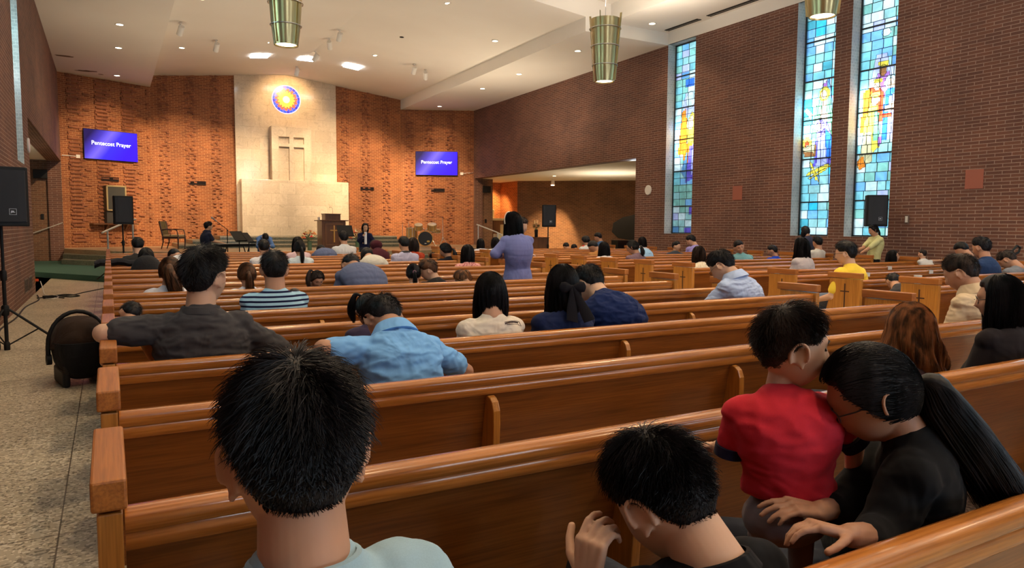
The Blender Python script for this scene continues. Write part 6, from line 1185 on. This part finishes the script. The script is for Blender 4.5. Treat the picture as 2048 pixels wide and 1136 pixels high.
sit('woman in a mauve vest over white with her hair tied back, wearing glasses', 8.92,11.02,1.06,10, lod=2, style='pony', hy=-38, hp=22, top=c3(112,92,104), s=1.1, glasses=True, hair_kw=dict(pony=(0,-.11,-.03), pony_len=.16, pony_w=.055, tie=simple('pink scrunchie',(.6,.45,.45),.8)), seed=51, nstr=400)
sit('person in a pale blue shirt bent over beside the mauve vest', 10.02,12.3,.95,11, lod=1, hp=70, hump=.07, top=c3(150,190,225), s=1.12, seed=52)
sit('woman with long black hair in pale pink before the edge of the bay', 12.85,15.47,1.05,15, lod=0, style='long', top=c3(225,205,208), s=1.15, hair_kw=dict(length=.26), seed=53, nstr=150)
sit('boy in a dark grey jumper resting his arms on the pew back', 11.67,12.80,1.01,12, lod=2, hy=110, hp=2, yaw=45, top=c3(62,66,74), s=.95, sleeve='long', skin=SK2, seed=54, nstr=300, face=True, arms='fwd')
sit('man in a lavender shirt bending to the left below the far window', 13.0,13.72,1.12,13, lod=1, hy=-27, hp=30, top=c3(150,140,205), s=1.2, seed=55, skin=SK2, nstr=200)
M['blouse'] = fabric('cream floral blouse', c3(232,222,200), .9, .3, col2=c3(215,200,165))
sit('woman with a dark brown bob in a cream floral blouse in the right block', 8.0,8.27,1.04,7, lod=2, style='bob', hcol=DBR, topm=M['blouse'], s=1.0, hair_kw=dict(length=.19), seed=56, nstr=700)
sit('teenage boy in a teal T-shirt turning to look back at us, smiling', 10.89,10.15,1.07,9, lod=3, dx=.22, yaw=30, hy=178, hp=12, hr=18, top=c3(120,172,178), s=1.1, skin=SK1, seed=57, nstr=500, face=True)
sit('small boy in a bright blue top beside the teal T-shirt boy', 11.76,10.07,.99,9, lod=2, hy=-22, hp=18, top=c3(40,70,180), s=.95, seed=58, nstr=250)
sit('woman with long dark hair and glasses in a patterned grey top', 9.27,7.40,1.17,6, lod=2, style='long', hy=-14, hp=4, yaw=-6, top=c3(175,168,172), s=1.12, glasses=True, sleeve='long', hair_kw=dict(length=.30, wave=.02), seed=59, nstr=900, skin=SK1)
person('woman with short dark hair standing in front of the middle stained glass window', (13.7,10.83,1.385), seat=(13.72,10.85,.80), s=.96, hp=20, lod=0, style='bob', top=c3(60,62,80), sleeve='long', stand_z=0, seed=60, hair_kw=dict(length=.16))
sit('person with short dark hair in a pale grey and white top by the right wall', 12.95,9.93,1.155,9, lod=1, top=c3(205,205,200), s=1.1, seed=61, hy=15, nstr=200)
sit('man in a bright yellow T-shirt with glasses behind a cross-marked pew end', 7.86,5.62,1.145,4, lod=3, hy=-20, hp=10, dx=.10, top=c3(242,206,70), s=1.14, glasses=True, skin=SK2, seed=62, nstr=1400, hair_kw=dict(thick=.02), width=1.12, pants=c3(95,110,135))
person('girl in pale yellow with a long black braid standing by the right wall', (13.72,9.20,1.42), seat=(13.76,9.20,.82), s=.94, yaw=-75, hy=10, hp=16, lod=2, style='pony', top=c3(205,205,150), stand_z=0, seed=63, face=True, hair_kw=dict(pony=(.02,-.10,-.02), pony_len=.42, pony_w=.035), elbows=[(13.50,9.18,1.02),(13.55,9.3,1.05)], wrists=[(13.28,9.12,.98),(13.30,9.35,1.0)], nstr=500, pants=(.01,.01,.012))
sit('laughing woman with long black hair looking to the right, low in the pew', 13.05,8.32,.92,7, lod=2, style='long', yaw=30, hy=115, hp=-4, top=c3(60,60,70), s=1.0, face=True, skin=SK2, hair_kw=dict(length=.22), seed=64, nstr=400, hipz=.5)
sit('toddler in a pale sleeveless top climbing on the pew back near the right wall', 13.12,7.80,.99,6, lod=2, yaw=-160, hy=150, hp=0, top=c3(205,205,205), s=.72, child=1, skin=SK2, sleeve='none', seed=65, nstr=250, hcol=DBR, elbows=[None,(13.35,7.75,.86)], wrists=[None,(13.5,7.7,.87)])
sit('boy lying low with only dark hair and an ear showing beside the white cup', 7.95,5.05,.835,3, lod=2, hp=50, hy=40, top=c3(60,60,65), s=.85, seed=66, nstr=300, hipz=.5)
sit('man in a navy T-shirt at the far right, ahead of the tan polo man', 10.88,5.62,1.19,4, lod=2, hy=8, hp=14, top=c3(42,62,98), s=1.2, skin=SK1, seed=67, nstr=700, dx=.15)
sit('person with dark hair in grey-white, mostly hidden by the tan polo man', 12.05,6.52,1.12,5, lod=1, hp=40, top=c3(180,180,190), s=1.05, seed=68)
sit('person with dark hair bowing just above the woman in the black blouse', 11.57,5.60,1.00,4, lod=2, hp=45, hy=-5, top=c3(120,125,135), s=1.15, seed=69, nstr=600, hcol=DBR)
# on the stage side
def coat(t, T, loc, s):   # white blouse front and gold buttons of the open jacket
    f = MB(); f.box(loc(Vector((6.10,19.04,.95))), loc(Vector((6.17,19.07,1.28)))); f.build('blouse_front', simple('white blouse',(.62,.66,.74),.7), t, smooth=False, bevel=.01)
    for dz in (0,.13): b = MB(); b.ell(loc(Vector((6.06,19.05,.98+dz))), (.012,.008,.012), nu=10, nv=6); b.build('button', 'gold', t)
    b = MB(); b.tube([loc(Vector((6.06,18.98,1.22))), loc(Vector((6.03,18.94,1.33)))], [.012,.018], 8); b.build('microphone', 'black', t)
person('woman in a navy jacket over white standing beside the pulpit with a microphone', (6.17,19.2,1.40), seat=(6.17,19.22,.82), s=.98, yaw=186, hp=4, lod=2, style='bob', top=c3(24,28,58), sleeve='long', stand_z=.151, face=True, skin=SK2, glasses=True, hair_kw=dict(length=.15), seed=70, nstr=500, extra=coat,
    elbows=[(6.38,19.15,1.05),(5.98,19.15,1.05)], wrists=[(6.40,19.05,.90),(6.05,19.0,1.18)])
person('young man in a dark navy shirt seated at the keyboard, in profile', (2.32,20.55,1.40), seat=(2.28,20.62,.78), s=1.0, yaw=70, hp=6, lod=2, top=c3(42,46,66), skin=SK2, collar='polo', face=True, glasses=True, seed=71, nstr=700, sleeve='short', hair_kw=dict(thick=.022), elbows=[(2.42,20.78,1.02),(2.42,20.42,1.02)], wrists=[(2.66,20.72,.97),(2.64,20.42,.97)])
person('man in a blue shirt bowing deeply towards us on the stage steps', (3.62,19.75,1.13), seat=(3.70,20.40,.62), s=1.0, yaw=180, hp=78, hump=.05, lod=2, top=c3(96,130,190), skin=SK2, hair_kw=dict(thick=.008), seed=72, nstr=300, sleeve='long', arms='fwd')
b = MB(); b.lathe([(0,0),(.16,0),(.16,.03),(.03,.05),(.03,.50),(.17,.52),(.17,.56),(0,.56)], n=20); tag(b.build('stool', 'wood_dark', loc=(2.28,20.62,.151)), 'round dark stool under the keyboard player', 'stool')
b = MB(); b.box((-.3,-.2,0),(.3,.2,.36)); tag(b.build('step_stool', 'wood_dark', loc=(3.70,20.42,.151), smooth=False, bevel=.02), 'low dark bench under the bowing man in blue', 'bench')
# small things left on the pews
def card(x, y, label): b = MB(); b.box((-.05,-.012,0),(.05,-.008,.055)); b.box((-.05,-.012,.05),(.05,.02,.055)); tag(b.build('envelope', 'white', loc=(x,y,.849-.055), smooth=False), label, 'envelope')
card(8.35, 1.67+.9*6-.005, 'white envelope in the pew rack behind the patterned grey top woman'); card(11.0, 1.67+.9*6-.005, 'further of two envelopes on pew rails right of the yellow T-shirt man'); card(9.1, 1.67+.9*5-.005, 'nearer of two envelopes on pew rails right of the yellow T-shirt man'); card(10.6, 1.67+.9*5-.005, 'white envelope on a pew rail left of the tan polo man')
b = MB(); b.lathe([(0,0),(.03,0),(.042,.13),(.038,.13),(.027,.005),(0,.005)], n=20); tag(b.build('paper_cup', 'white', loc=(7.98,4.78,.80)), 'tall white paper cup by the boy lying low behind the pew end', 'cup')
# black jacket draped over the front left pew corner, and a backpack
b = MB(); rg = []
for i in range(9):
    u = i/8; rg.append([Vector((-.20+.62*u, 12.5+.16*math.cos(a)+.02*math.sin(u*9), .90+.055*math.sin(a)-.22*max(0,.35-u)**1.2-.05*u+.015*math.sin(u*14))) for a in [2*PI*j/12 for j in range(12)]])
b.ring_loft(rg); tag(b.build('jacket', fabric('black jacket', (.010,.010,.014), .9, .8)), 'black jacket draped over the pew end at the left aisle', 'jacket')
t = thing('backpack', 'dark grey backpack worn by a woman with bobbed hair near the left aisle', 'backpack', (.44,10.86,.62)); b = MB(); b.ell((0,0,.18), (.20,.10,.24), nu=18, nv=12); b.build('bag', fabric('backpack cloth', (.022,.022,.024), .8, .3), t); b = MB(); b.tube([(-.05,0,.41),(0,0,.45),(.05,0,.41)], .008, 6); b.build('strap', 'black', t)
# handle of a pushchair behind the rightmost pews
t = thing('pushchair', 'folded grey-handled pushchair behind the man in the navy T-shirt', 'pushchair', (12.3,5.9,0)); b = MB(); b.tube([(-.2,0,.75),(.0,0,1.12),(.14,0,1.2),(.24,0,1.17),(.2,0,1.1),(.05,0,1.05)], .018, 8); b.build('handle', 'black', t); b = MB(); b.tube([(-.35,0,.1),(-.2,0,.75)], .014, 8); b.tube([(.25,0,.1),(-.1,0,.9)], .014, 8); b.build('frame', 'metal', t)
for x in (-.35,.25): b = MB(); b.lathe([(.03,-.02),(.09,-.02),(.09,.02),(.03,.02)], n=20, T=Matrix.Translation((x,0,.09)) @ Matrix.Rotation(PI/2,4,'X')); b.build('wheel', 'black', t)
